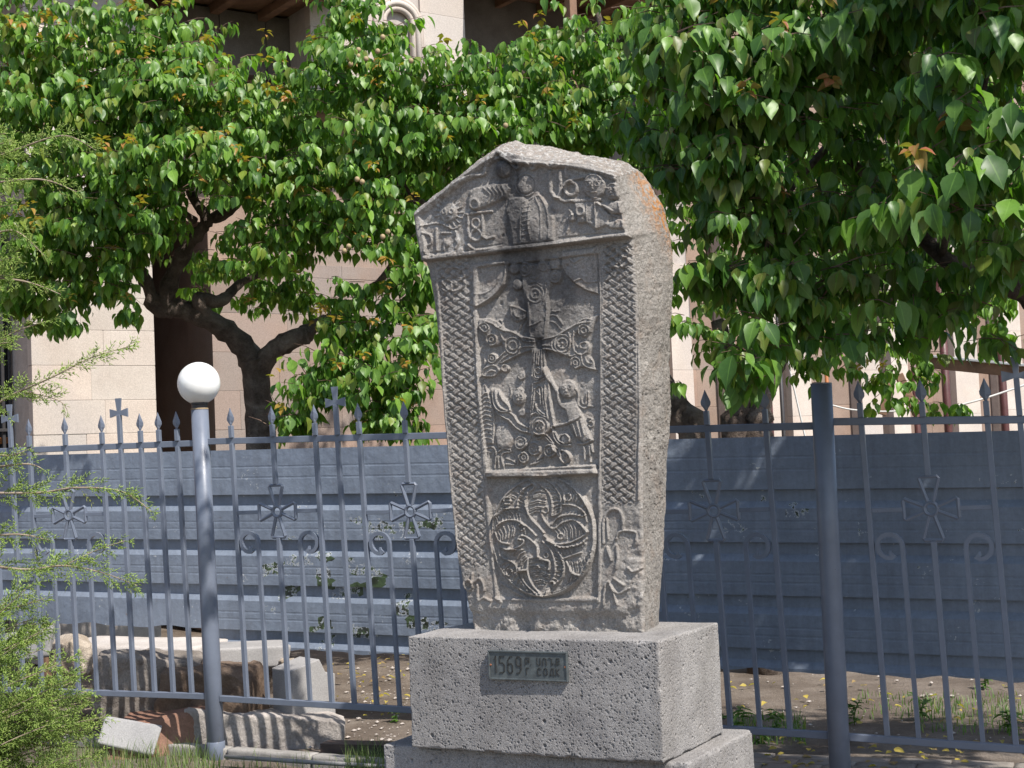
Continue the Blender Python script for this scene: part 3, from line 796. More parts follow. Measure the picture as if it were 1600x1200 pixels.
# --- rosette
RX, RY = Z3.one(430, 466); RR = 81.0
def ros(r, th): return (RX+RR*r*math.cos(th), RY+RR*1.155*r*math.sin(th))
disc(RX, RY, RR, .009, .007, RR*1.155, 3)
ridge([ros(1.0, 2*math.pi*i/72) for i in range(73)], 2.8, .014)
ridge([ros(.955, 2*math.pi*i/72) for i in range(73)], 1.1, .005)
lines(Z3, 1.7, .011,
 ((440, 440), (410, 405), (345, 330), (312, 240), (330, 160), (372, 112), (330, 70)), ((250, 265), (260, 190), (300, 125), (350, 92)), ((80, 335), (160, 275), (245, 266)), ((90, 432), (130, 372), (200, 350), (270, 362), (330, 402), (385, 460)), ((95, 440), (120, 500), (190, 520)),
 ((120, 540), (200, 556), (282, 530), (300, 492), (262, 480), (290, 460), (340, 482), (392, 540), (402, 605)), ((110, 562), (132, 612), (232, 662), (262, 760), (322, 850)), ((330, 622), (326, 720), (362, 812), (432, 892)), ((262, 690), (300, 790), (400, 882)),
 ((402, 552), (412, 622), (478, 640), (480, 700)), ((430, 500), (490, 562), (516, 640), (522, 720), (490, 792)), ((460, 490), (532, 562), (582, 650), (576, 742), (512, 812)), ((440, 460), (520, 516), (622, 510), (720, 462), (752, 430)), ((470, 492), (562, 542), (690, 522), (742, 482)), ((582, 622), (640, 600), (702, 580)), ((600, 642), (640, 722), (692, 742)),
 ((420, 300), (440, 352), (500, 412), (562, 370), (640, 350), (700, 382), (742, 432)), ((490, 382), (540, 332), (620, 312), (712, 322)), ((572, 240), (650, 250), (722, 292), (742, 362)), ((582, 225), (572, 152), (522, 92)), ((400, 92), (460, 152), (490, 232), (490, 322)), ((442, 62), (522, 132), (556, 212), (550, 290), (500, 322)), ((120, 800), (200, 850), (300, 900)))
rings(Z3, 1.3, .008, (445, 280, 20), (555, 466, 18), (285, 400, 22), (180, 215, 24), (605, 190, 24), (190, 720, 24), (500, 800, 16), (270, 500, 15), (455, 600, 16), (400, 690, 14))
for A_, B_, n in (
 (((100, 330), (160, 285), (235, 275)), ((110, 400), (190, 345), (280, 355)), 9), (((110, 430), (200, 365), (300, 400)), ((130, 500), (210, 470), (320, 450)), 9), (((255, 280), (265, 190), (340, 110)), ((320, 330), (310, 230), (345, 140)), 9), (((340, 310), (350, 200), (390, 130)), ((430, 290), (450, 200), (420, 110)), 11),
 (((500, 310), (490, 200), (440, 100)), ((550, 280), (545, 200), (480, 110)), 9), (((510, 390), (600, 330), (700, 340)), ((545, 320), (620, 290), (715, 310)), 7), (((510, 420), (600, 360), (720, 410)), ((540, 490), (640, 480), (730, 440)), 10), (((520, 530), (620, 525), (720, 480)), ((570, 600), (660, 580), (735, 520)), 9),
 (((520, 600), (530, 700), (500, 790)), ((575, 640), (580, 720), (520, 810)), 9), (((340, 620), (345, 720), (400, 830)), ((470, 640), (480, 740), (430, 820)), 11), (((130, 560), (230, 600), (290, 700)), ((200, 570), (290, 560), (320, 640)), 10), (((620, 640), (700, 640), (770, 560)), ((600, 800), (700, 740), (770, 640)), 10),
 (((480, 830), (560, 800)), ((480, 880), (600, 820)), 6), (((120, 290), (180, 190), (280, 100)), ((180, 270), (230, 200), (300, 130)), 9), (((600, 110), (690, 190), (750, 300)), ((600, 210), (670, 240), (730, 330)), 9), (((110, 600), (170, 740), (270, 830)), ((150, 620), (230, 690), (280, 800)), 9), (((270, 720), (330, 830)), ((320, 700), (360, 800)), 6)):
    ribs(Z3, A_, B_, n)
# sill under the rosette
ridge(ZC((375, 955), (700, 968), (1085, 962)), 3.2, .005)

# --- letters at the foot, left and right
x, y = ZC.one(185, 862); ring(x, y, 7, 2.3, .011)
for q, w_ in ((((215, 780), (218, 845), (262, 815), (292, 850), (300, 900)), 2.4), (((252, 860), (258, 965), (295, 950), (342, 972)), 2.4)): ridge(ZC(*q), w_*.85, .008, True)
for q, w_ in ((((1130, 570), (1128, 420), (1160, 350), (1215, 335), (1258, 380), (1262, 470)), 3.2), (((1150, 400), (1160, 540)), 2.2), (((1215, 540), (1235, 495), (1290, 485), (1345, 500), (1348, 550)), 2.4), (((1150, 600), (1182, 690)), 3.0), (((1215, 590), (1225, 680), (1215, 745)), 3.0), (((1200, 815), (1265, 862)), 3.0), (((1130, 1000), (1140, 860), (1175, 855), (1222, 1000)), 2.6), (((1180, 860), (1225, 920), (1300, 885)), 2.6), (((1290, 740), (1330, 770), (1385, 745)), 2.4)): ridge(ZC(*q), w_*.8, .0075, True)
# the border right of the letters is broken rough
rough = np.clip((PX-960)/30, 0, 1)*np.clip((PY-800)/60, 0, 1) + np.clip((PY-950)/18, 0, 1) + np.clip(1-(PX-np.interp(PY, [800, 880, 940, 985], [690, 712, 735, 760]))/14, 0, 1)*np.clip((PY-870)/40, 0, 1)
rough = np.clip(rough, 0, 1)

# --- assemble the carved face
flat = face_pt(GU, GW).reshape(-1, 3)
er = fbm(flat, 26, 4, 21).reshape(NV, NU); er2 = fbm(flat, 90, 3, 22).reshape(NV, NU); er3 = fbm(flat, 7, 3, 23).reshape(NV, NU)
worn = np.clip(1.08+.8*er3, .88, 1.3)                        # some carving is worn shallower
H = B + RLF*.88*worn + er*.0028 + er2*.0022 + er3*.005
H -= .0035*pits(flat, .010, .35, .001, .0042, 31).reshape(NV, NU) + .006*pits(flat, .045, .25, .003, .010, 32).reshape(NV, NU)
H += rough*(fbm(flat, 18, 4, 41).reshape(NV, NU)*.022 - .006)
# worn arrises all round
eu = np.minimum(ug, 1-ug)[None]*np.ones((NV, 1))*(Ru-Lu)[:, None]
H -= .012*np.clip(1-eu/.014, 0, 1)**2
H = np.where(vg[:, None] > .985, H-.008*((vg[:, None]-.985)/.015)**2, H)
CP = face_pt(GU, GW, H)
I = np.arange(NV*NU).reshape(NV, NU)
FQ = np.stack([I[:-1, :-1], I[:-1, 1:], I[1:, 1:], I[1:, :-1]], -1).reshape(-1, 4)
# stains: soot streak under the gable and down the cross, pale lichen near the rim
def gauss_line(pts, w): 
    return np.exp(-(seg_dist(PX, PY, pts)/w)**2)
soot = 1.0*np.clip(gauss_line([(800, 262), (806, 330), (812, 385)], 20)*1.2, 0, 1) + .85*gauss_line([(812, 385), (826, 440), (838, 530)], 34)*1.1
soot += .5*gauss_line([(858, 330), (862, 375)], 12) + .55*gauss_line([(880, 440), (882, 490)], 18) + .3*gauss_line([(690, 440), (695, 480)], 20)
soot += .08*np.clip((560-PY)/150, 0, 1)
soot = np.clip(soot*(1+.5*er3), 0, .88)
lich = .75*np.clip(1-seg_dist(PX, PY, [(652, 336), (787, 240), (966, 280)])/10, 0, 1) + .5*np.exp(-((PX-690)/50)**2-((PY-330)/40)**2) + .35*gauss_line([(730, 340), (720, 395)], 20) + .10
wear = np.stack([soot, np.clip(lich, 0, 1), .12*gauss_line([(985, 330), (975, 350)], 10), np.ones_like(soot)], -1).reshape(-1, 4)
st_loc = P0 - R_*.33 + D_*SDEP/2; st_loc[2] = ZT
stele = thing('carved_stone_stele', 'tall weathered grey cross stone with carved braids, figures and a round rosette', 'carved stele', st_loc)
put('carved_face', mesh_np('carved_face', CP.reshape(-1, 3)-wloc(stele), FQ, M['stele'], True, {'wear': wear}), stele)

# --- body: loft from the rim of the carved face to the back
bright = uw_back([(1031, 972), (1034, 930), (1040, 850), (1045, 780), (1046, 720), (1052, 660), (1054, 600), (1055, 520), (1057, 470), (1057, 390), (1053, 360), (1043, 324), (1027, 295), (1010, 272)], SDEP)
btop = uw_back([(700, 300), (760, 252), (800, 221), (814, 217), (832, 226), (877, 231), (932, 243), (987, 257), (1010, 272)], SDEP)
fr_l = [(I[j, 0]) for j in range(NV)]; fr_t = [I[NV-1, i] for i in range(1, NU)]; fr_r = [I[j, NU-1] for j in range(NV-2, -1, -1)]
rim = CP.reshape(-1, 3)[fr_l+fr_t+fr_r]
bl = np.stack([Lu+.05, GW[:, 0]], 1)
bl[:, 1] *= btop[0, 1]/bl[-1, 1]; bl[:, 0] += (btop[0, 0]-bl[-1, 0])*vg**8
btx = (btop[:, 0]-btop[0, 0])/(btop[-1, 0]-btop[0, 0])
bt = np.stack([np.interp(ug, np.linspace(0, 1, 200), np.interp(np.linspace(0, 1, 200), btx, btop[:, 0])), np.interp(ug, btx, btop[:, 1])], 1)[1:]
vr = bright[:, 1]/bright[-1, 1]
br = np.stack([np.interp(vg, vr, bright[:, 0]), vg*bright[-1, 1]], 1)[::-1][1:]
bk = np.concatenate([bl, bt, br])
back = P0 + np.outer(bk[:, 0], R_) + np.outer(bk[:, 1], UP) + D_*SDEP
NR = 92; ring_s = np.concatenate([[0, .006, .018], np.linspace(.04, 1, NR-3)])
cen = P0 + R_*np.mean(GU) + UP*1.0 + D_*SDEP/2
rows = []; wr = []
for s in ring_s:
    P = rim*(1-s)+back*s
    nrm = P-cen; nrm = nrm - np.outer(nrm @ D_, D_); nrm /= np.linalg.norm(nrm, axis=1, keepdims=True)
    fade = min(1, s/.05)
    bulge = .010*math.sin(math.pi*min(1, s*1.0)) - .03*max(0, s-.82)**2/.0324*1.0
    d = fbm(P, 6, 4, 51)*.012 + fbm(P, 28, 4, 52)*.008 + fbm(P, 85, 2, 54)*.0025 - .008*pits(P, .0125, .62, .002, .0055, 53) - .010*pits(P, .045, .4, .005, .012, 55) - .005*np.clip(fbm(P*np.array([1, 1, .22]), 120, 2, 57)*2-.3, 0, 1)
    rows.append(P + nrm*((d+bulge)*fade)[:, None])
    top_ = np.zeros(len(P)); top_[NV:NV+NU] = 1; 
    hgt = (P[:, 2]-ZT)
    lich_ = np.clip(top_*.75 + .35*np.clip((hgt-1.55)/.3, 0, 1), 0, 1)
    isr = np.zeros(len(P)); isr[NV+NU-2:] = 1
    og_ = isr*np.exp(-((hgt-1.72+.25*(s-.8))/.15)**2)*np.clip((s-.25)/.5, 0, 1)*1.2 + top_*.1
    wr.append(np.stack([np.zeros(len(P)), lich_, np.clip(og_, 0, 1), np.ones(len(P))], 1))
RW = np.concatenate(rows); WR = np.concatenate(wr); nb = len(rim)
J = np.arange(len(ring_s)*nb).reshape(len(ring_s), nb)
FB = np.stack([J[:-1, :-1], J[1:, :-1], J[1:, 1:], J[:-1, 1:]], -1).reshape(-1, 4)
c0 = len(RW); cb = back.mean(0); RW = np.concatenate([RW, [cb]]); WR = np.concatenate([WR, [[0, .2, 0, 1]]])
bq = np.stack([J[-1, :-1], np.full(nb-1, c0), np.full(nb-1, c0), J[-1, 1:]], -1)
body_f = FB.tolist() + [[int(a), c0, int(b_)] for a, b_ in zip(J[-1, :-1], J[-1, 1:])]
put('stone_body', mesh_np('stone_body', RW-wloc(stele), body_f, M['stele_rough'], True, {'wear': WR}), stele)
# ------------------------------------------------------------------ plaque
CPQ = onplane(827, 1041, FR, NF)
pw, ph_ = .155, .066
pq = [onplane(x, y, FR, NF) for x, y in ((766, 1016), (889, 1018), (887, 1064), (768, 1061))]
pw = float((pq[1]-pq[0]) @ R_)/2; ph_ = float(pq[0][2]-pq[3][2])/2
print('plaque', pw, ph_)
ctr = sum(pq)/4
m_, nt, b = mat_new('bronze_verdigris'); co = coords(nt)
c = ramp(nt, noise(nt, 26, 5, .6, co), [(.3, (.078, .086, .090)), (.55, (.112, .128, .131)), (.75, (.17, .190, .190))]).outputs[0]
L(nt, c, b.inputs['Base Color']); b.inputs['Roughness'].default_value = .5; b.inputs['Metallic'].default_value = .35
bump(nt, noise(nt, 160, 4, .6, co), .2, .002, b); M['bronze'] = m_
M['bronze_dark'] = paint('dark_bronze_letter', (.030, .030, .028), .55, .2)
M['rust'] = paint('rusty_screw', (.26, .10, .05), .8, .3)
plq = thing('bronze_plaque', 'small green bronze plaque reading 1569 on the front of the stone plinth', 'plaque', ctr+NF*.004)
o3 = ctr + NF*.010
MB().bbox(o3-NF*.003, (pw, .006, ph_), .0015, AX_M).obj('plate', M['bronze'], plq)
fm = MB()
for s in (-1, 1):
    fm.bbox(o3+UP*s*(ph_-.003)+NF*.004, (pw, .0035, .003), .001, AX_M)
    fm.bbox(o3+R_*s*(pw-.003)+NF*.0042, (.003, .0034, ph_-.0062), .001, AX_M)
fm.obj('frame', M['bronze'], plq)
for s in (-1, 1):
    sm = MB(); base = o3+R_*s*(pw-.010)+NF*.0035
    vs = []; 
    for rr_, hh_ in ((.0042, 0), (.0042, .0015), (.003, .003)):
        for k in range(10):
            a = 2*math.pi*k/10; vs.append(base+R_*rr_*math.cos(a)+UP*rr_*math.sin(a)+NF*hh_)
    fs = [(i*10+k, i*10+(k+1) % 10, (i+1)*10+(k+1) % 10, (i+1)*10+k) for i in range(2) for k in range(10)] + [tuple(range(20, 30))]
    sm.add(vs, fs).obj('screw', M['rust'], plq)
GLY = {  # strokes in a unit cell (width 1, height 1.0 upward)
 '1': [[(.15, .80), (.5, 1), (.5, 0)]],
 '5': [[(.95, 1), (.15, 1), (.12, .58), (.6, .60), (.9, .48), (.9, .12), (.6, 0), (.1, 0)]],
 '6': [[(.9, 1), (.45, .98), (.12, .75), (.1, .12), (.35, 0), (.7, 0), (.9, .12), (.9, .45), (.7, .56), (.3, .56), (.1, .45)]],
 '9': [[(.1, 0), (.55, .02), (.88, .25), (.9, .88), (.65, 1), (.3, 1), (.1, .88), (.1, .55), (.3, .44), (.7, .44), (.9, .55)]],
 'tho': [[(.1, 0), (.1, 1), (.85, 1), (.85, .35), (.45, .35), (.45, .62), (.85, .62)]],
 'dot': [[(.4, .02), (.6, .02)]],
 'se': [[(.1, 1), (.1, .15), (.35, 0), (.7, 0), (.9, .15), (.9, 1)]],
 'vo': [[(.1, 0), (.1, .85), (.35, 1), (.65, 1), (.9, .85), (.9, 0)]],
 'da': [[(.05, 1), (.35, 1), (.65, .9), (.65, 0)], [(.65, .25), (1.0, .25)]],
 'ke': [[(.3, 0), (.3, 1), (.85, 1), (.9, .55), (.3, .5)], [(.0, .22), (.9, .22)]],
 'G': [[(.15, 0), (.15, 1), (.85, 1)]],
 'S': [[(.9, .9), (.7, 1), (.3, 1), (.1, .85), (.1, .15), (.3, 0), (.7, 0), (.9, .1)]],
 'O': [[(.1, .15), (.1, .85), (.35, 1), (.65, 1), (.9, .85), (.9, .15), (.65, 0), (.35, 0), (.1, .15)]],
 'D': [[(.0, -.12), (.0, .08), (1, .08), (1, -.12)], [(.15, .08), (.35, 1), (.8, 1), (.8, .08)]],
 'K': [[(.12, 0), (.12, 1)], [(.9, 1), (.15, .5), (.9, 0)]],
}
def glyph(name, cx, cy, w, h, th):
    """cx, cy: lower left corner in plaque fractions of the half sizes"""
    g = MB()
    for k, st in enumerate(GLY[name]):
        pts = [o3+R_*(cx+x*w)+UP*(cy+y*h)+NF*(.0042-.0002*k) for x, y in st]
        for a, b_ in zip(pts[:-1], pts[1:]):
            d = b_-a; ln = np.linalg.norm(d); d = d/ln; pr = np.cross(NF, d)
            g.box((a+b_)/2, (ln/2+th*.5, th, .0012), [d, pr, NF])
    return g.obj('letter', M['bronze_dark'], plq)
def fx(px): return -pw + (px-175)/(1378-175)*2*pw
def fy(py): return ph_ - (py-160)/(620-160)*2*ph_
for ch, x0, x1 in (('1', 262, 318), ('5', 340, 430), ('6', 468, 556), ('9', 600, 690)):
    glyph(ch, fx(x0), fy(510), fx(x1)-fx(x0), fy(250)-fy(510), .0023)
for ch, x0, x1 in (('tho', 745, 818), ('dot', 822, 842), ('se', 920, 980), ('vo', 1010, 1070), ('da', 1098, 1170), ('ke', 1195, 1270)):
    glyph(ch, fx(x0), fy(370), fx(x1)-fx(x0), fy(262)-fy(370), .0015)
for ch, x0, x1 in (('G', 750, 808), ('S', 925, 985), ('O', 1020, 1080), ('D', 1112, 1180), ('K', 1205, 1260)):
    glyph(ch, fx(x0), fy(525), fx(x1)-fx(x0), fy(422)-fy(525), .0015)

# ------------------------------------------------------------------ ground
def soil_mat():
    m, nt, b = mat_new('dry_soil'); co = coords(nt)
    c = ramp(nt, noise(nt, 1.6, 6, .65, co), [(.3, (.095, .070, .052)), (.5, (.175, .138, .108)), (.72, (.28, .235, .195))]).outputs[0]
    c = mix(nt, .7, c, ramp(nt, noise(nt, 45, 6, .75, co), [(.3, .55), (.55, 1.0), (.75, 1.4)]).outputs[0], 'MULTIPLY')
    L(nt, c, b.inputs['Base Color']); b.inputs['Roughness'].default_value = .97
    a = N(nt, 'ShaderNodeMath', operation='ADD'); L(nt, noise(nt, 14, 6, .7, co), a.inputs[0]); L(nt, noise(nt, 90, 4, .7, co), a.inputs[1])
    bump(nt, a.outputs[0], .9, .02, b)
    return m
M['soil'] = soil_mat()
xs = np.concatenate([[-400, -120, -40, -14], np.linspace(-6, 6, 130), [14, 40, 120, 400]])
ys = np.concatenate([[-200, -40, -8, 2], np.linspace(5.4, 14, 95), [18, 30, 60, 150, 500]])
GXX, GYY = np.meshgrid(xs, ys)
P = np.stack([GXX.ravel(), GYY.ravel(), 0*GXX.ravel()], 1)
near = ((np.abs(P[:, 0]) < 6.5) & (P[:, 1] > 5) & (P[:, 1] < 14.2))
P[:, 2] = -.012 + np.where(near, fbm(P, 1.3, 4, 71)*.030 + fbm(P, 7, 3, 72)*.012, 0)
I2 = np.arange(P.shape[0]).reshape(len(ys), len(xs))
F = np.stack([I2[:-1, :-1], I2[:-1, 1:], I2[1:, 1:], I2[1:, :-1]], -1).reshape(-1, 4)
kind(put('ground', mesh_np('ground', P, F, M['soil'])), 'structure')

# ------------------------------------------------------------------ fence
def norm(v): v = np.asarray(v, float); return v/np.linalg.norm(v)
class Bay:
    def __init__(s, A, Bp, top, bot):
        s.A, s.B = A, Bp
        d = Bp-A; d[2] = 0; s.d = norm(d); s.n = np.array([s.d[1], -s.d[0], 0])      # n faces the camera
        s.top, s.bot = top, bot
    def pt(s, line, x):
        (x0, y0), (x1, y1) = line
        return onplane(x, y0+(y1-y0)*(x-x0)/(x1-x0), s.A, s.n)
    def T(s, x): return s.pt(s.top, x)
    def Bt(s, x): return s.pt(s.bot, x)
YL = atz(338, 1182, 0)[1]
YR = 7.06
bay2 = Bay(at(322, 690, YL), at(1283, 666, YR), ((322, 690), (1272, 665.5)), ((342, 1091), (1300, 1149)))
bay1 = Bay(at(0, 704, YL*396/371), at(308, 692.5, YL), ((0, 705), (308, 692.5)), ((157, 1082.5), (330, 1088)))
bay3 = Bay(at(1292, 662, YR), at(1610, 655, 6.70), ((1300, 659), (1600, 655.5)), ((1322, 1151), (1600, 1170.5)))
LEAN = norm(bay2.T(363)-bay2.Bt(386)); LEAN[1] = 0; LEAN = norm(LEAN)
VB, VT = [], []
SPEAR = [(.0, .006), (.012, .012), (.030, .025), (.045, .026), (.065, .018), (.085, .009), (.105, .001)]
def spear_mesh(up, sd, nn):
    vs = []; fs = []
    for h, w in SPEAR:
        for a, b_ in ((w, 0), (0, min(.008, w*.6)), (-w, 0), (0, -min(.008, w*.6))):
            vs.append(up*h+sd*a+nn*b_)
    for i in range(len(SPEAR)-1):
        for k in range(4): fs.append((i*4+k, i*4+(k+1) % 4, (i+1)*4+(k+1) % 4, (i+1)*4+k))
    fs.append((3, 2, 1, 0)); fs.append(tuple(4*(len(SPEAR)-1)+k for k in range(4)))
    return vs, fs
_spears = {}
def make_fence(bay, name_label, x0t, x1t, x0b, x1b, groups, crosses, plains, key):
    A = bay.Bt((x0b+x1b)/2)
    t = thing('iron_fence', name_label, 'fence', (A[0], A[1], 0), 'blue grey iron fences')
    T0, T1 = bay.T(x0t), bay.T(x1t); B0, B1 = bay.Bt(x0b), bay.Bt(x1b)
    dt = norm(T1-T0); db = norm(B1-B0); n = bay.n
    uv = norm(np.cross(dt, -n)); uv = uv if uv[2] > 0 else -uv
    MB().bbox((T0+T1)/2, (np.linalg.norm(T1-T0)/2, .016, .018), .0025, [dt, n, uv]).obj('top_rail', M['fence'], t)
    uv2 = norm(np.cross(db, -n)); uv2 = uv2 if uv2[2] > 0 else -uv2
    MB().bbox((B0+B1)/2, (np.linalg.norm(B1-B0)/2, .016, .017), .0025, [db, n, uv2]).obj('bottom_rail', M['fence'], t)
    def foot(sx):                                   # sx: metres along the bottom rail from B0
        return B0+db*sx
    def rail_top(p):                                # where the leaning bar meets the top rail
        a = np.array([[LEAN @ bay.d, -(dt @ bay.d)], [LEAN[2], -dt[2]]]); q = T0-p
        k = np.linalg.solve(a, [q @ bay.d, q[2]])
        return p+LEAN*k[0]
    def sx_of(x): return float((bay.Bt(x)-B0) @ db)
    sm = None
    w = .0125
    def rod(a, b_, nm='bar', tw=0.0):
        ax = norm(b_-a); sd = norm(np.cross(n, ax))
        m = MB().bbox((a+b_)/2, (w, w, np.linalg.norm(b_-a)/2), .002, [sd, n, ax])
        return m.obj(nm, M['fence'], t)
    nonlocal_sp = {}
    def spear(par, p):
        if 'm' not in nonlocal_sp:
            vs, fs = spear_mesh(LEAN, bay.d, n)
            nonlocal_sp['m'] = mesh_np('spear_point', np.array(vs), fs, M['fence'], False)
        o = put('spear_point', nonlocal_sp['m'], par); o.location = p-wloc(par)
    def picket(sx):
        f = foot(sx); r = rail_top(f)
        b_ = rod(f+LEAN*.016, r-LEAN*.0165, 'bar')
        st = rod(r+LEAN*.0175, r+LEAN*.088, 'stub')
        spear(st, r+LEAN*.088)
    def cross(sx):
        f = foot(sx); r = rail_top(f)
        rod(f+LEAN*.016, r-LEAN*.0165, 'bar')
        c = r+LEAN*.200; d = bay.d; m = MB()
        rod(r+LEAN*.0175, c-LEAN*.012, 'stub')
        def arm(e, g, l, w0, w1):
            q = [c+e*.010+g*w0, c+e*.010-g*w0, c+e*l-g*w1, c+e*l+g*w1]
            if np.dot(np.cross(q[1]-q[0], q[2]-q[1]), n) < 0: q = q[::-1]
            m.prism(q, n*.012)
        arm(d, LEAN, .064, .011, .026); arm(-d, LEAN, .064, .011, .026); arm(LEAN, d, .088, .011, .021)
        m.box(c, (.012, .0063, .012), [d, n, LEAN])
        m.obj('cross_finial', M['fence'], t)
    for sx in plains: picket(sx_of(sx))
    for sx in crosses: cross(sx_of(sx))
    for g0, g1 in groups:
        a, b_ = sx_of(g0), sx_of(g1); st = (b_-a)/4
        picket(a); picket(b_)
        f = foot(a+2*st); r = rail_top(f); H_ = float((r-f) @ LEAN)
        oc = f+LEAN*(H_*.725)
        stub = rod(r+LEAN*.0175, r+LEAN*.088, 'stub'); spear(stub, r+LEAN*.088)
        rod(oc+LEAN*.155, r-LEAN*.0165, 'bar'); rod(f+LEAN*.016, oc-LEAN*.150, 'bar')
        for sg in (-1, 1):
            p = oc+bay.d*sg*.128; q = oc+bay.d*sg*(2*st-w)
            ax = norm(q-p); MB().bbox((p+q)/2, (np.linalg.norm(q-p)/2, .007, .011), .0015, [ax, n, LEAN]).obj('connector', M['fence'], t)
        # four looped arms round a ring
        m = MB(); d = bay.d
        for e, g, l0, l1, w0, w1 in ((d, LEAN, .034, .124, .013, .050), (-d, LEAN, .034, .124, .013, .050), (LEAN, d, .034, .150, .013, .046), (-LEAN, d, .034, .146, .013, .046)):
            q = [oc+e*l0+g*w0, oc+e*l1*.95+g*w1*.97, oc+e*l1+g*(w1-.008), oc+e*l1-g*(w1-.008), oc+e*l1*.95-g*w1*.97, oc+e*l0-g*w0]
            m.tube(q, .0098, 6, True, n)
        m.tube([oc+d*.030*math.cos(k*math.pi/9)+LEAN*.030*math.sin(k*math.pi/9) for k in range(19)], .0100, 6, False, n)
        m.obj('cross_ornament', M['fence'], t)
        for sg in (-1, 1):
            f2 = foot(a+2*st+sg*st); tp = f2+LEAN*(H_*.645-.058)
            pts = [f2+LEAN*.016, f2+LEAN*(H_*.3), tp]; rr = .058
            cc = tp+bay.d*sg*rr
            for k in range(1, 17):
                a_ = math.pi*k/16*1.62; r_ = rr*(1-.10*max(0, k-8)/8)
                pts.append(cc-bay.d*sg*r_*math.cos(a_)+LEAN*r_*math.sin(a_))
            e0 = pts[-1]
            for q_ in ((.022, .024), (.016, .040)): pts.append(cc+bay.d*sg*(-q_[0]*.2+.004)+LEAN*(-.058+q_[1]))
            m = MB().tube(pts, [w*1.15]*(len(pts)-3)+[w*1.0, w*.9, w*.55], 4, True, n)
            m.obj('curled_bar', M['fence'], t)
    return t
make_fence(bay2, 'middle iron fence passing behind the stele between the two round posts', 322, 1272, 345, 1297, ((386, 519), (589, 737), (818, 985), (1052, 1235)), (554, 777, 1019), (), 2)
make_fence(bay1, 'left iron fence, partly covered by the juniper, ending at the lamp post', -170, 304, -150, 331, ((66, 181), (-106, 8)), (210, 37, -135), (242, 271, 300), 1)
make_fence(bay3, 'right iron fence in tree shade, right of the bare post', 1296, 1800, 1322, 1820, ((1387, 1588), (1694, 1800)), (1640,), (), 3)

def post(name, label, base, top, r, extra=None):
    t = thing(name, label, 'fence post', (base[0], base[1], base[2]), 'round iron fence posts')
    m = MB(); ax = top-base; n = 28
    for i in range(1):
        pts = [base-norm(ax)*.25, base+ax*.3, base+ax*.6, top]
        m.tube(pts, r, n, True, [0, -1, 0])
    o = m.obj('shaft', M['fence'], t, True)
    return t
pb = atz(338, 1182, 0); ptop = at(312, 640, YL)
t = post('fence_post', 'round blue grey fence post carrying the white lamp globe', pb, ptop, .0505)
colr = MB(); 
colr.lathe(ptop+UP*.0005, [(.052, 0), (.052, .006), (.049, .008)], 28); colr.obj('cap_ring', paint('rusty_rim', (.30, .22, .13), .7, .4), t)
colr = MB().lathe(ptop+UP*.0087, [(.046, 0), (.046, .018), (.050, .022), (.050, .034), (.044, .036)], 28); colr.obj('lamp_socket', M['iron_dark'], t)
sl = MB().lathe(pb+UP*.0, [(.053, -.1), (.053, .085), (.051, .088)], 28); sl.obj('foot_sleeve', M['fence'], t, True)
gl = ptop+UP*.155; rg = .1245
prof = []
for k in range(0, 25):
    a = -math.pi/2*.86+(math.pi*.93)*k/24
    prof.append((max(.0015, rg*math.cos(a)), rg*math.sin(a)))
o = MB().lathe(gl, prof, 40).obj('globe_lamp', M['globe'], None, True)
tag(o, 'round white lamp globe on top of the left fence post', 'lamp')
pr = at(1313, 1206, YR-.02); prt = at(1283, 600, YR-.02); prb = pr.copy()
t = post('fence_post', 'bare round fence post in deep shade right of the stele', prb, prt, .0505)
MB().lathe(prt-UP*.002, [(.051, 0), (.051, .006), (.03, .008)], 28).obj('cap', M['fence'], t)
# kerb along the left fence
k0, k1 = atz(120, 1160, 0), atz(660, 1204, 0); kd = norm(k1-k0); kn = np.array([kd[1], -kd[0], 0])
M['rk_kerb'] = simple_stone('worn_concrete_kerb', (.24, .225, .205), (.38, .355, .33), None, 7, .95, 70, .7, .008)
kb = thing('concrete_kerb', 'low pale concrete kerb along the foot of the left fence', 'kerb', (k0+k1)/2)
for i in range(7):
    a = k0-kd*1.2+kd*i*.62
    V, F = block_np((.304, .045, .055), .02, .006, .005, 12, (), 60+i)
    put('kerb_stone', mesh_np('kerb_stone', place(V, a+kd*.31+kn*.02+UP*-.006, [kd, kn, UP])-wloc(kb), F, M['rk_kerb']), kb)

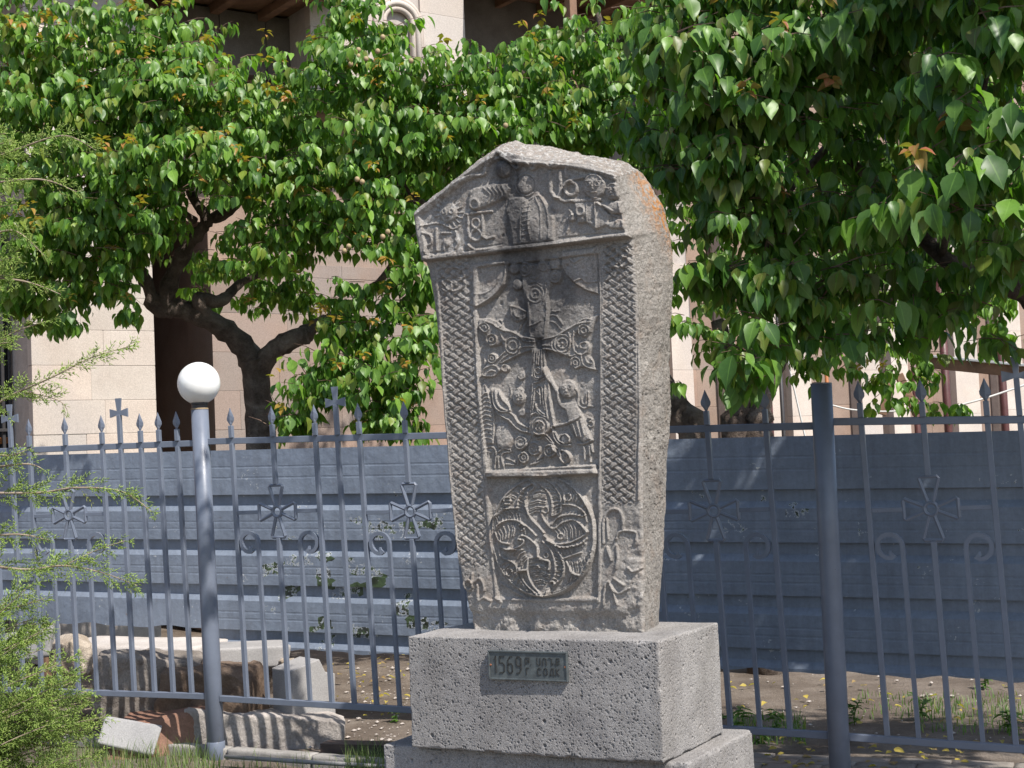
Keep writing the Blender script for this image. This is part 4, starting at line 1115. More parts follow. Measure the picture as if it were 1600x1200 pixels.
# ------------------------------------------------------------------ corrugated barrier
def barrier_mat():
    m, nt, b = mat_new('blue_grey_sheet_paint'); co = coords(nt)
    c = ramp(nt, noise(nt, 2.5, 5, .6, co), [(.3, (.165, .197, .252)), (.7, (.205, .240, .300))]).outputs[0]
    c = mix(nt, .4, c, ramp(nt, noise(nt, 38, 4, .7, co), [(.3, .7), (.7, 1.2)]).outputs[0], 'MULTIPLY')
    mp2 = N(nt, 'ShaderNodeMapping'); mp2.inputs['Scale'].default_value = (9, 9, .7); L(nt, co, mp2.inputs['Vector'])
    c = mix(nt, .6, c, ramp(nt, noise(nt, 1.5, 5, .7, mp2.outputs[0]), [(.3, (.74, .72, .70)), (.55, (1, 1, 1)), (.75, (1.22, 1.2, 1.16))]).outputs[0], 'MULTIPLY')
    c = mix(nt, ramp(nt, noise(nt, 21, 6, .75, co), [(.66, 0.0), (.70, .7)]).outputs[0], c, (.16, .11, .085))
    a = attr(nt, 'peel')
    mp = N(nt, 'ShaderNodeMapping'); mp.inputs['Scale'].default_value = (8, 8, 13); L(nt, co, mp.inputs['Vector'])
    v = N(nt, 'ShaderNodeTexVoronoi', distance='CHEBYCHEV'); v.inputs['Scale'].default_value = 1.0; v.inputs['Randomness'].default_value = .8; L(nt, mp.outputs[0], v.inputs['Vector'])
    sp = N(nt, 'ShaderNodeSeparateColor'); L(nt, v.outputs['Color'], sp.inputs[0])
    add = N(nt, 'ShaderNodeMath', operation='ADD'); L(nt, sp.outputs[0], add.inputs[0]); L(nt, a.outputs['Fac'], add.inputs[1])
    ad2 = N(nt, 'ShaderNodeMath', operation='ADD'); L(nt, add.outputs[0], ad2.inputs[0]); L(nt, noise(nt, 30, 4, .7, co), ad2.inputs[1])
    pk = ramp(nt, ad2.outputs[0], [(0, 0.0), (.5, 0.0)]); pk.color_ramp.elements[0].position = .0
    mr = N(nt, 'ShaderNodeMapRange'); mr.inputs[1].default_value = 1.62; mr.inputs[2].default_value = 1.66; L(nt, ad2.outputs[0], mr.inputs[0])
    me_ = N(nt, 'ShaderNodeMapRange'); me_.inputs[1].default_value = 1.585; me_.inputs[2].default_value = 1.61; L(nt, ad2.outputs[0], me_.inputs[0])
    und = ramp(nt, noise(nt, 9, 4, .6, co), [(.40, (.020, .026, .014)), (.52, (.06, .095, .04)), (.60, (.03, .034, .028))]).outputs[0]
    c = mix(nt, me_.outputs[0], c, (.5, .52, .54)); c = mix(nt, mr.outputs[0], c, und)
    L(nt, c, b.inputs['Base Color']); b.inputs['Roughness'].default_value = .45
    nz = noise(nt, 4, 5, .6, co); bump(nt, nz, .45, .03, b)
    return m
M['sheet'] = barrier_mat()
YBR = 8.3; YBL = YBR*370/304
bB = Bay(at(340, 704, YBL), at(1300, 680, YBR), ((340, 704), (1300, 680)), ((340, 1010), (1300, 1050)))
zt0, zb0 = bB.T(340), bB.Bt(340); zt1, zb1 = bB.T(1300), bB.Bt(1300)
bar = thing('corrugated_barrier', 'blue grey corrugated metal hoarding standing behind the iron fence', 'hoarding', (zt0[0]*.5+zt1[0]*.5, zt0[1]*.5+zt1[1]*.5, 0))
def sheet(x0, x1, frac, name='sheet', seed=0, lift=0.0):
    """frac: share of the full height that this sheet covers, from the top"""
    T0, T1, B0, B1 = bB.T(x0), bB.T(x1), bB.Bt(x0), bB.Bt(x1)
    n = bB.n; U = 60; per = 1/4.36
    prof = []                                         # (fraction down, out)
    out = .030; k0_ = -.0
    prof.append((0, out))
    e = (765-680)/370.
    ends = [e+i*(84/370.) for i in range(5)]
    q = 0
    for i, en in enumerate(ends):
        if en >= frac: break
        for g in (.38, .62):                          # fine swage lines on the flat
            c = q+(en-q)*g; prof += [(c-.006, out), (c-.003, out-.0012), (c+.003, out-.0012), (c+.006, out)]
        prof += [(en-.003, out), (en-.001, .0), (en+.048, .001), (en+.078, out)]
        q = en+.078
    if q < frac: prof.append((frac, out))
    else: prof.append((frac, 0.0))
    V = []; pe = []
    for i in range(U+1):
        s = i/U; a = T0*(1-s)+T1*s; b_ = B0*(1-s)+B1*s
        wv = .004*math.sin(s*9+seed)+.002*math.sin(s*23+seed*2)
        for fr, o_ in prof:
            ee = .012*math.sin(s*31+seed)+.008*math.sin(s*67) if fr >= frac-1e-6 else 0
            V.append(a*(1-fr-ee*.5)+b_*(fr+ee*.5)+n*(o_+wv+lift))
    V = np.array(V); m_ = len(prof)
    Vb = V-n*.0015
    px, py = project(V)
    pe = 0.40*np.exp(-((px-560)/150)**2-((py-930)/75)**2)+.30*np.exp(-((px-600)/90)**2-((py-820)/22)**2)+.10*np.exp(-((px-1200)/120)**2-((py-810)/70)**2)-.0
    J = np.arange((U+1)*m_).reshape(U+1, m_)
    q = np.stack([J[:-1, :-1], J[:-1, 1:], J[1:, 1:], J[1:, :-1]], -1).reshape(-1, 4)
    k = len(V)
    F = np.concatenate([q, q[:, ::-1]+k])
    edge = np.concatenate([J[0, :], J[1:, -1], J[-1, ::-1][1:], J[::-1, 0][1:]])
    F = np.concatenate([F, np.stack([edge[:-1], edge[:-1]+k, edge[1:]+k, edge[1:]], 1)])
    me = mesh_np(name, np.concatenate([V, Vb])-wloc(bar), F, M['sheet'], False, {'peel': np.concatenate([pe, pe])})
    put(name, me, bar)
sheet(-260, 322, .905, 'sheet', 1, .008)
sheet(318, 1012, 1.0, 'sheet', 2)
sheet(1006, 1780, 1.0, 'sheet', 3, .006)
for x in (60, 318, 700, 1010, 1296, 1700):
    a, b_ = bB.T(x), bB.Bt(x)
    g = b_.copy(); g[2] = -.1
    MB().bbox((a+g)/2-bB.n*.045, (.03, .03, (a[2]-g[2])/2-.05), .003, [bB.d, bB.n, UP]).obj('support_post', M['wood_brown'], bar)
for fr in (.12, .8):
    a = bB.T(-240)*(1-fr)+bB.Bt(-240)*fr; b_ = bB.T(1770)*(1-fr)+bB.Bt(1770)*fr
    MB().bbox((a+b_)/2-bB.n*.006, (np.linalg.norm(b_-a)/2, .006, .02), .002, [norm(b_-a), bB.n, norm(np.cross(bB.n, b_-a))]).obj('cross_rail', M['iron_dark'], bar)

# ------------------------------------------------------------------ paving right of the plinth
bt0 = bay2.Bt(1060); bt0[2] = 0
pd_ = norm(bay3.Bt(1600)-bay2.Bt(1100)); pd_[2] = 0; pd_ = norm(pd_); pn = np.array([-pd_[1], pd_[0], 0])
pav = bpy.data.objects.new('pavement', None); COL.objects.link(pav); pav.location = bt0; kind(pav, 'structure')
M['paver'] = simple_stone('grey_paver', (.20, .185, .17), (.33, .31, .285), (.27, .23, .20), 5, .95, 70, .5, .006, objrand=.7)
bed = MB().box(bt0+pd_*1.3+pn*.18-UP*.03, (2.1, .52, .028), [pd_, pn, UP]); kind(bed.obj('joint_bed', M['soil'], pav), 'structure')
pm = [None]*3
for j in range(3):
    V, F = block_np((.148, .056, .03), .03, .006, .0025, 16, (), 80+j)
    pm[j] = mesh_np('paver', place(V, (0, 0, 0), [pd_, pn, UP]), F, M['paver'])
for r in range(9):
    for i in range(14):
        c = bt0+pd_*(-.75+i*.302+(.151 if r % 2 else 0))+pn*(-.30+r*.119)
        o = put('paver', pm[(i*5+r*3) % 3], pav)
        o.location = Vector(c-bt0)+Vector((0, 0, .002+.006*random.random()-.03+.016)); o.rotation_euler = (random.uniform(-.012, .012), random.uniform(-.012, .012), random.uniform(-.012, .012))

# ------------------------------------------------------------------ heap of stones behind the left fence
def rock(name, label, cat, x0, y0, x1, y1, Y, depth, seed, mat, yaw=0.0, roll=0.0, tilt=0.0, namp=.032, rr=.022, facet=.24, lump=.05, skew=.10, res=.014, group='loose stones heaped behind the left fence', pt=()):
    c = at((x0+x1)/2, (y0+y1)/2, Y); s = Y/FPX
    h = np.array([(x1-x0)/2*s, depth/2, (y1-y0)/2*s])
    V, F = block_np(h, res, rr, namp, 9, pt, seed, skew, lump, .01, facet)
    rot = np.array((Matrix.Rotation(yaw, 3, 'Z') @ Matrix.Rotation(tilt, 3, 'X') @ Matrix.Rotation(roll, 3, 'Y'))).T
    W = V @ rot
    o = put(name, mesh_np(name, W, F, mat), None, c)
    return tag(o, label, cat, group)
M['rk_grey'] = simple_stone('grey_brown_boulder', (.17, .145, .125), (.30, .265, .235), (.36, .33, .30), 5, .95, 45, .9, .015)
M['rk_brown'] = simple_stone('brown_boulder', (.13, .09, .065), (.25, .185, .14), (.19, .13, .09), 6, .95, 40, 1.0, .018)
M['rk_red'] = simple_stone('red_brown_tuff', (.21, .11, .075), (.31, .185, .135), None, 4, .9, 45, .5, .008)
M['rk_white'] = simple_stone('lime_crusted_block', (.30, .265, .24), (.46, .42, .385), (.60, .54, .49), 4.5, .95, 36, 1.0, .02)
M['rk_cream'] = simple_stone('cream_layered_stone', (.36, .29, .22), (.58, .50, .41), (.24, .18, .13), 7, .95, 40, 1.0, .02)
M['rk_cut'] = simple_stone('cut_grey_tuff', (.29, .28, .275), (.38, .365, .355), None, 4, .92, 60, .35, .005)
M['rk_slab'] = simple_stone('grey_slab', (.27, .265, .265), (.36, .35, .345), None, 3, .9, 60, .3, .005)
M['dusty'] = simple_stone('dusty_pale_slab', (.42, .38, .35), (.56, .52, .49), None, 3, .95, 50, .4, .006)
rock('boulder', 'big grey brown boulder behind the fence left of the lamp post', 'stone', 156, 1020, 318, 1117, 9.35, .42, 11, M['rk_grey'], .15, .05, res=.012)
rock('boulder', 'brown rough boulder directly behind the lamp post', 'stone', 262, 1042, 410, 1121, 9.2, .36, 12, M['rk_brown'], -.1, .04, res=.012)
rock('stone', 'cream coloured layered rough stone beside the juniper', 'stone', 84, 996, 140, 1054, 9.75, .25, 13, M['rk_cream'], .3, namp=.03, res=.010)
rock('stone_slab', 'flat grey slab lying left of the cream stone', 'stone slab', -40, 990, 86, 1030, 10.0, .4, 14, M['rk_slab'], .1, -.1, 0, .006, .01, .05, .01, .03, .02)
rock('stone_slab', 'long pale dusty slab lying under the hoarding at the left', 'stone slab', 95, 1002, 345, 1046, 10.05, .55, 15, M['dusty'], -.35, .02, 0, .006, .015, .03, .01, .02, .025)
rock('stone_slab', 'grey slab lying on top of the boulders right of the lamp post', 'stone slab', 344, 1006, 446, 1040, 9.6, .32, 16, M['rk_cut'], .25, .03, 0, .003, .006, .04, .004, .06, .018)
rock('stone', 'small tan stone beside the notched grey block', 'stone', 436, 1028, 464, 1056, 9.45, .12, 17, M['rk_cream'], .2, res=.012)
rock('stone', 'red brown stone lying low between the lamp post and the juniper', 'stone', 178, 1114, 322, 1178, 9.0, .36, 18, M['rk_red'], .2, -.05, 0, .010, .02, .20, .03, .12, .012)
rock('stone_slab', 'thin grey slab leaning in front of the red brown stone', 'stone slab', 160, 1126, 246, 1174, 8.8, .05, 19, M['rk_slab'], .15, .28, -.5, .002, .006, .10, .002, .06, .014)
rock('stone', 'large lime crusted pale block lying at the foot of the fence', 'stone', 300, 1112, 535, 1182, 9.0, .30, 20, M['rk_white'], -.10, .07, 0, .018, .02, .10, .03, .10, .010)
# notched cut block
cb = at(456, 1084, 8.95); sy = math.radians(38)
e1 = np.array([math.cos(sy), math.sin(sy), 0]); e2 = np.array([-math.sin(sy), math.cos(sy), 0])
sc9 = 8.95/FPX
t = thing('cut_stone_block', 'upright cut grey stone block with a stepped notch on its top', 'stone', cb-UP*.18, 'loose stones heaped behind the left fence')
wl, wr_, hh = .24, .30, .33
base = cb-UP*hh/2+np.array([0, 0, 0])
prof = [(0, 0), (wr_, 0), (wr_*1.02, .25), (wr_*.80, .265), (wr_*.66, .35), (0, .30)]
pts = [base+e1*a+UP*b_+e2*wl/2 for a, b_ in prof]
mb = MB().prism(pts[::-1], e2*wl); o = mb.obj('block', M['rk_cut'], t)
bm_ = o.modifiers.new('bevel', 'BEVEL'); bm_.width = .006; bm_.segments = 2
# hose, channel, pipe
pts = [at(x, y, Y) for x, y, Y in ((205, 1022, 9.62), (240, 1026, 9.58), (275, 1030, 9.5), (300, 1037, 9.42), (322, 1041, 9.36), (350, 1040, 9.4), (390, 1046, 9.5))]
o = MB().tube([np.array(p) for p in smooth3(pts)] if 'smooth3' in globals() else pts, .014, 8).obj('hose', M['hose'], None, True)
tag(o, 'faded red hose lying over the boulders by the lamp post', 'hose')
a, b_ = at(508, 1176, 8.45), at(700, 1196, 8.2); a[2] = max(a[2], .05); b_[2] = a[2]
dd = norm(b_-a); nn = np.array([dd[1], -dd[0], 0]); m = MB()
m.bbox((a+b_)/2+UP*.035, (np.linalg.norm(b_-a)/2, .06, .005), .001, [dd, nn, UP]); m.bbox((a+b_)/2+nn*.056-UP*.015, (np.linalg.norm(b_-a)/2-.001, .004, .044), .001, [dd, nn, UP]); m.bbox((a+b_)/2-nn*.056-UP*.015, (np.linalg.norm(b_-a)/2-.001, .004, .044), .001, [dd, nn, UP])
o = m.obj('steel_channel', paint('rusty_dark_steel', (.06, .04, .034), .6, .4), None); tag(o, 'dark rusty steel channel lying on the ground left of the plinth', 'steel channel')
pts = [atz(352, 1182, .05), atz(470, 1190, .05), atz(640, 1200, .05)]
o = MB().tube(pts, .012, 8).obj('metal_pipe', paint('dull_grey_pipe', (.26, .25, .24), .5, .2), None, True); tag(o, 'thin grey pipe lying along the kerb', 'pipe')

# ------------------------------------------------------------------ church behind
def unit_block(name, mat, seed, amp=.004):
    """1 x 1 x 1 chamfered ashlar, axes x along the wall, y out of it, z up"""
    m = MB().bbox((0, 0, 0), (.5, .5, .5), .012)
    return mesh_np(name, np.array(m.v), m.f, mat, False)
M['doorway_shade'] = paint('doorway_shade_black', (.020, .013, .010), .7, .3)  # near black that stands in for the shade deep in the doorway
DB = np.array([math.cos(math.radians(35)), math.sin(math.radians(35)), 0]); NB = np.array([DB[1], -DB[0], 0])
ROTB = math.atan2(DB[1], DB[0])
PE = at(246, 690, 14.0); PE0 = PE.copy(); PE0[2] = 0
WB = PE0-NB*.95                                   # main wall line
def wl_s(x, off=.95): return float((onplane(x, 600, PE0-NB*off, NB)-PE0) @ DB)
church = thing('church', 'church of pink and brown stone blocks behind the trees', 'church', WB+DB*5)
pierM = [unit_block('stone_block', M['pier'], 100+i) for i in range(4)]
recM = [unit_block('stone_block', M['recess'], 110+i) for i in range(4)]
nblk = 0
def ashlar(off, s0, s1, z0, z1, course, lens, meshes, par, seed, thick=.16, proud=.003):
    """courses of single blocks; their faces stand at off metres behind the pier face"""
    global nblk
    g = np.random.default_rng(seed); z = z0; k = 0
    while z < z1-.05:
        ch = min(course*g.uniform(.94, 1.06), z1-z); s = s0-(g.uniform(.2, .8)*lens[0] if s1-s0 > lens[1]*1.6 else 0)
        while s < s1-.02:
            ln = g.uniform(*lens)
            if s1-(s+ln) < lens[0]*.5: ln = s1-s
            a, b_ = max(s, s0), min(s+ln, s1)
            if b_-a > .03:
                o = put('stone_block', meshes[int(g.integers(len(meshes)))], par)
                c = PE0-NB*(off+thick/2-proud*g.uniform(-.5, 1.5))+DB*(a+b_)/2+UP*(z+ch/2)
                o.location = c-wloc(par); o.rotation_euler = (0, 0, ROTB); o.scale = (b_-a-.0025, thick, ch-.0025); nblk += 1
            s += ln
        z += ch
def slab(off0, off1, s0, s1, z0, z1, name, mat, par):
    c = PE0-NB*(off0+off1)/2+DB*(s0+s1)/2+UP*(z0+z1)/2
    return MB().bbox(c, ((s1-s0)/2, (off1-off0)/2, (z1-z0)/2), .004, [DB, NB, UP]).obj(name, mat, par)
sl_ = wl_s(50, 0)
# lit pier
pier = put('pier', None, church); pier.location = (PE0+DB*sl_/2)-wloc(church)
slab(.02, .93, sl_+.01, -.01, 0, 8, 'core', M['mortar'], pier)
zc = onplane(150, 622, PE0, NB)[2]; crs = zc-onplane(150, 675, PE0, NB)[2]
print('course', crs, 'pier', sl_, zc)
ashlar(0, sl_, 0, zc-3*crs, zc+11*crs, crs, (.42, .85), pierM, pier, 3, .12)
# main wall backing and blocks
sd1 = wl_s(334)
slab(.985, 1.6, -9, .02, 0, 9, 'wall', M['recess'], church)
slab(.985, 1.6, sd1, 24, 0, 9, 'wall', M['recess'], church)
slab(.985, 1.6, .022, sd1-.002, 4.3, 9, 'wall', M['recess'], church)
slab(3.4, 3.5, -.5, sd1+.5, 0, 4.6, 'doorway_back', M['doorway_shade'], church)
slab(1.602, 3.4, sd1+.02, sd1+.12, 0, 4.6, 'doorway_side', M['recess'], church)
slab(1.602, 3.4, -.3, .0, 0, 4.6, 'doorway_side', M['recess'], church)
slab(1.602, 3.4, -.5, sd1+.5, 4.61, 4.7, 'doorway_ceiling', M['darkstone'], church)
s250, s700 = wl_s(334), wl_s(720)
rw = put('recess_wall', None, church); rw.location = PE0+DB*(s250+s700)/2-wloc(church)
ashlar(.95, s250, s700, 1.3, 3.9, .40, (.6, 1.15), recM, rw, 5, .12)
s1040, s1650 = wl_s(1030), wl_s(1680)
rw2 = put('side_wall', None, church); rw2.location = PE0+DB*(s1040+s1650)/2-wloc(church)
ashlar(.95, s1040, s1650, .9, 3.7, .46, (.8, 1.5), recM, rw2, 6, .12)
slab(.86, .97, s1040-3, s1650+1, 0, .9, 'plinth_course', M['pier'], church)
# pilasters
for (xa, xb) in ((1052, 1084), (1138, 1152), (1202, 1222), (1236, 1268), (1346, 1376), (1394, 1420), (1494, 1530), (1566, 1600), (1660, 1690)):
    a, b_ = wl_s(xa, .72), wl_s(xb, .72)
    p = put('pilaster', None, church); p.location = PE0+DB*(a+b_)/2-wloc(church)
    slab(.74, .94, a+.004, b_-.004, .9, 5, 'core', M['mortar'], p)
    ashlar(.72, a, b_, .9, 4.1, .62, (3, 4), pierM, p, 7+xa, .10)
# upper storey: lit wall with a moulded window
def s_at(x, off): return wl_s(x, off)
uo = .30
ua, ub = s_at(505, uo), s_at(750, uo)
zA = onplane(630, 165, PE0-NB*uo, NB)[2]; zB = onplane(630, -90, PE0-NB*uo, NB)[2]
up = put('upper_wall', None, church); up.location = PE0+DB*(ua+ub)/2-wloc(church)
slab(uo+.03, .94, ua+.01, ub-.01, zA, zB+1.5, 'core', M['mortar'], up)
wa, wb = s_at(618, uo), s_at(668, uo); zw = onplane(640, 8, PE0-NB*uo, NB)[2]
ashlar(uo, ua, wa-.10, zA, zB, .36, (.5, .95), pierM, up, 21, .12)
ashlar(uo, wb+.10, ub, zA, zB, .36, (.5, .95), pierM, up, 22, .12)
win = put('window', None, church); wc = PE0-NB*uo+DB*(wa+wb)/2; win.location = wc+UP*(zw-.3)-wloc(church)
hw = (wb-wa)/2
for j, (g_, o_) in enumerate(((0, .03), (.055, .065), (.10, .04))):
    pts = [wc-DB*(hw+g_-.02)+UP*(zw-1.2)]+[wc+DB*(hw+g_-.02)*math.cos(a)+UP*(zw-.22+(hw*.75+g_)*math.sin(a)) for a in np.linspace(math.pi, 0, 15)]+[wc+DB*(hw+g_-.02)+UP*(zw-1.2)]
    MB().tube([p+NB*o_*.6 for p in pts], .035, 6, True, NB).obj('arch_moulding', M['pier'], win, True)
slab(uo+.18, uo+.20, wa-.05, wb+.05, zw-1.2, zw+.25, 'pane', M['glass'], win)
MB().bbox(wc-NB*.13+UP*(zw-.4), (.02, .02, .75), .003, [DB, NB, UP]).obj('mullion', M['wood_orange'], win)
# dark lintel gallery left of it
la, lb = s_at(285, .80), s_at(505, .80)
zl0 = onplane(400, 118, PE0-NB*.8, NB)[2]; zl1 = onplane(400, 22, PE0-NB*.8, NB)[2]
gal = put('gallery', None, church); gal.location = PE0+DB*(la+lb)/2-wloc(church)
for i in range(3):
    slab(.80, 1.1, la+(lb-la)*i/3+.004, la+(lb-la)*(i+1)/3-.004, zl0, zl1, 'lintel_stone', M['darkstone'], gal)
slab(-.55, .98, sl_-2, lb+.0, zl1+.03, zl1+.16, 'eave_slab', M['wood_brown'], gal)
for i in range(9):
    s = sl_-1.6+i*.55
    if s < lb-.1: slab(-.52, .95, s-.05, s+.05, zl1-.07, zl1+.028, 'rafter', M['wood_brown'], gal)
# wooden porch roof right of the lit wall
pr_ = put('porch_roof', None, church); pa, pb2 = ub+.02, ub+4.4
zp = onplane(800, 2, PE0-NB*.2, NB)[2]; pr_.location = PE0+DB*(pa+pb2)/2+UP*zp-wloc(church)
for i in range(12):
    o_ = -.6+i*.145; slab(o_+.004, o_+.141, pa, pb2, zp+.30, zp+.325, 'roof_board', M['wood_brown'], pr_)
for i in range(7): 
    s = pa+.25+i*.62; slab(-.62, .94, s-.04, s+.04, zp+.16, zp+.296, 'rafter', M['wood_brown'], pr_)
slab(-.55, -.43, pa, pb2, zp+.02, zp+.155, 'beam', M['wood_brown'], pr_)
slab(.90, .978, pa, pb2, zp-1.6, zp+.3, 'roof_void_shade_panel', M['darkstone'], pr_)  # dark panel stands in for the shadowed void under the porch roof
for i in range(3): 
    s = pa+.9+i*1.4; slab(-.54, -.44, s-.05, s+.05, zp-2.2, zp+.015, 'porch_post', M['wood_brown'], pr_)
# window at the far left
lw = put('left_window', None, church); lwn = 'window'; lw.name = 'window'
s0_, s1_ = wl_s(-40, .55), sl_-.02
lw.location = PE0-NB*.6+DB*(s0_+s1_)/2+UP*1.8-wloc(church)
slab(.70, .72, s0_, s1_, .8, 4.2, 'pane', M['glass'], lw)
slab(.72, .93, s0_-.1, s1_, .7, 4.3, 'reveal', M['darkstone'], lw)
for xa, xb in ((27, 35), (37, 45)):
    a, b_ = wl_s(xa, .60), wl_s(xb, .60); slab(.60, .66, a, b_, .9, 4.1, 'window_bar', M['wood_orange'], lw)
for xa in (5, 16):
    a = wl_s(xa, .60); slab(.60, .63, a-.015, a+.015, .9, 4.1, 'iron_bar', M['iron_dark'], lw)
for y in (534, 672):
    z = onplane(20, y, PE0-NB*.58, NB)[2]; slab(.575, .595, s0_, s1_, z-.015, z+.015, 'iron_bar', M['iron_dark'], lw)
for z0 in (2.05, 3.0):
    slab(.66, .695, s0_, s1_, z0-.03, z0+.03, 'glazing_bar', M['wood_orange'], lw)

# ------------------------------------------------------------------ poles, braces, canopy, cables in front of the far wall
def pole(x0, y0, x1, y1, Y, r, mat, label, cat='pole', name='scaffold_pole', group='poles against the far church wall'):
    a, b_ = at(x0, y0, Y), at(x1, y1, Y)
    m = MB().tube([a, a*.5+b_*.5, b_], r, 8); o = m.obj(name, mat, None, True)
    return tag(o, label, cat, group)
def vpole(x, y, Y, top_y, r, mat, label):
    b_ = at(x, y, Y); t_ = at(x, top_y, Y); return_ = None
    a = b_.copy(); a[2] = -.1; t2 = b_.copy(); t2[2] = t_[2]
    m = MB().tube([a, (a+t2)/2, t2], r, 8); o = m.obj('scaffold_pole', mat, None, True)
    return tag(o, label, 'pole', 'poles against the far church wall')
vpole(1203, 650, 15.5, 470, .035, M['pole_red'], 'dark red pole just left of the black pole, beyond the fence')
vpole(1223, 650, 15.6, 470, .022, M['iron_dark'], 'thin black pole just right of a dark red pole, beyond the fence')
vpole(1292, 600, 15.8, 430, .020, M['wood_orange'], 'thin orange pole rising behind the bare shaded fence post')
vpole(1432, 640, 16.5, 520, .035, M['pole_red'], 'dark red pole where the timber brace ends')
vpole(1480, 640, 16.6, 440, .045, M['pole_red'], 'thick dark red pole right of the timber brace')
vpole(1569, 640, 16.8, 430, .045, M['pole_red'], 'dark red pole rightmost, under the tin canopy')
for (q, lb_) in (((1404, 585, 1433, 648), 'timber brace leaning down to the right beyond the fence'), ((1391, 600, 1378, 648), 'short timber brace leaning down to the left beyond the fence')):
    a, b_ = at(q[0], q[1], 16.2), at(q[2], q[3], 16.2); ax = norm(b_-a); sd = norm(np.cross(ax, [0, 1, 0]))
    o = MB().bbox((a+b_)/2, (np.linalg.norm(b_-a)/2, .045, .025), .004, [ax, sd, np.cross(ax, sd)]).obj('timber_brace', M['wood_brown'], None); tag(o, lb_, 'timber brace', 'timber braces beyond the fence')
ca, cb_ = at(1436, 560, 15.0), at(1760, 592, 14.0); cax = norm(cb_-ca); cn = norm(np.array([-cax[1], cax[0], 0])); cu = np.cross(cax, cn)
can = thing('tin_canopy', 'narrow tin topped wooden canopy beyond the right fence', 'canopy', (ca+cb_)/2)
MB().bbox((ca+cb_)/2+cn*.5+cu*.035, (np.linalg.norm(cb_-ca)/2+.03, .56, .012), .003, [cax, cn, cu]).obj('tin_sheet', M['tin'], can)
MB().bbox((ca+cb_)/2-cu*.035, (np.linalg.norm(cb_-ca)/2, .03, .055), .004, [cax, cn, cu]).obj('fascia_board', M['wood_brown'], can)
for i in range(6):
    c = ca+(cb_-ca)*(i+.5)/6+cn*.5-cu*.02; MB().bbox(c, (.03, .46, .035), .003, [cax, cn, cu]).obj('joist', M['wood_brown'], can)
def cable(pts, Y, r, label):
    P_ = [at(x, y, Y) for x, y in smooth_curve(pts, 6)]
    o = MB().tube(P_, r, 5).obj('cable', M['cable'], None, True); tag(o, label, 'cable', 'pale cables strung beyond the fence')
cable(((1230, 560), (1246, 630), (1262, 700)), 15.3, .010, 'pale cable slanting down beside the thin black pole')
cable(((1296, 632), (1330, 640), (1380, 643), (1432, 641)), 15.9, .010, 'pale cable sagging between the bare post and the timber brace')
cable(((1484, 637), (1540, 622), (1605, 600)), 16, .012, 'pale cable rising to the right edge beyond the fence')

# ------------------------------------------------------------------ leaves
def leaf_template(fold, droop, wave, wid=.60):
    """blade of length 1 along +y, upper side +z, pointed tip"""
    rows = [(0, .0), (.10, .46), (.30, .98), (.52, .96), (.74, .60), (.90, .24), (1.04, 0)]
    V = []; b = []
    for i, (y, w) in enumerate(rows):
        z = -droop*y*y
        if w == 0: V.append((0, y, z)); b.append(0); continue
        hw = w*wid/2
        for sgn in (-1, 0, 1):
            V.append((sgn*hw, y, z+abs(sgn)*hw*fold+wave*abs(sgn)*math.sin(i*2.1+sgn))); b.append(abs(sgn))
    F = []
    idx = lambda r, c: 1+(r-1)*3+c
    F += [(0, idx(1, 1), idx(1, 0)), (0, idx(1, 2), idx(1, 1))]
    for r in range(1, 5):
        for c in (0, 1): 
            F += [(idx(r, c), idx(r, c+1), idx(r+1, c+1)), (idx(r, c), idx(r+1, c+1), idx(r+1, c))]
    k = idx(5, 2)+1
    F += [(idx(5, 0), idx(5, 1), k), (idx(5, 1), idx(5, 2), k)]
    return np.array(V), np.array(F), np.array(b, float)
TPL = [leaf_template(.35, .18, .02), leaf_template(.55, .30, .03), leaf_template(.22, .10, .03, .72), leaf_template(.45, .42, .02, .58)]
def nrm(v): return v/np.maximum(np.linalg.norm(v, axis=-1, keepdims=True), 1e-9)
def leaves_mesh(name, pos, tip, nor, size, var, young, mat, origin):
    pos, tip, nor = map(np.asarray, (pos, tip, nor))
    tip = nrm(tip); nor = nrm(nor-tip*(nor*tip).sum(-1, keepdims=True)); sd = np.cross(tip, nor)
    Vs = []; Fs = []; At = []; k = 0; g = np.random.default_rng(len(pos))
    ti = g.integers(len(TPL), size=len(pos))
    for j, (T, F, b) in enumerate(TPL):
        m = ti == j
        if not m.any(): continue
        n = m.sum(); s = size[m][:, None, None]
        W = pos[m][:, None]+s*(T[None, :, :1]*sd[m][:, None]+T[None, :, 1:2]*tip[m][:, None]+T[None, :, 2:]*nor[m][:, None])
        Vs.append(W.reshape(-1, 3)); Fs.append((F[None]+(k+np.arange(n)*len(T))[:, None, None]).reshape(-1, 3)); k += n*len(T)
        a = np.ones((n, len(T), 4)); a[..., 0] = var[m][:, None]; a[..., 1] = young[m][:, None]; a[..., 2] = b[None]
        At.append(a.reshape(-1, 4))
    return mesh_np(name, np.concatenate(Vs)-origin, np.concatenate(Fs), mat, True, {'leafvar': np.concatenate(At)})
_single = {}
def single_leaf(mat, j):
    if (mat.name, j) not in _single:
        T, F, b = TPL[j]; a = np.zeros((len(T), 4)); a[:, 2] = b; a[:, 3] = 1
        _single[(mat.name, j)] = mesh_np('leaf', T, F, mat, True, {'leafvar': a})
    return _single[(mat.name, j)]
def clump_px(x, y, Y, rx, ry, rd, n):
    return (at(x, y, Y), np.array([rx*Y/FPX, rd, ry*Y/FPX]), n)
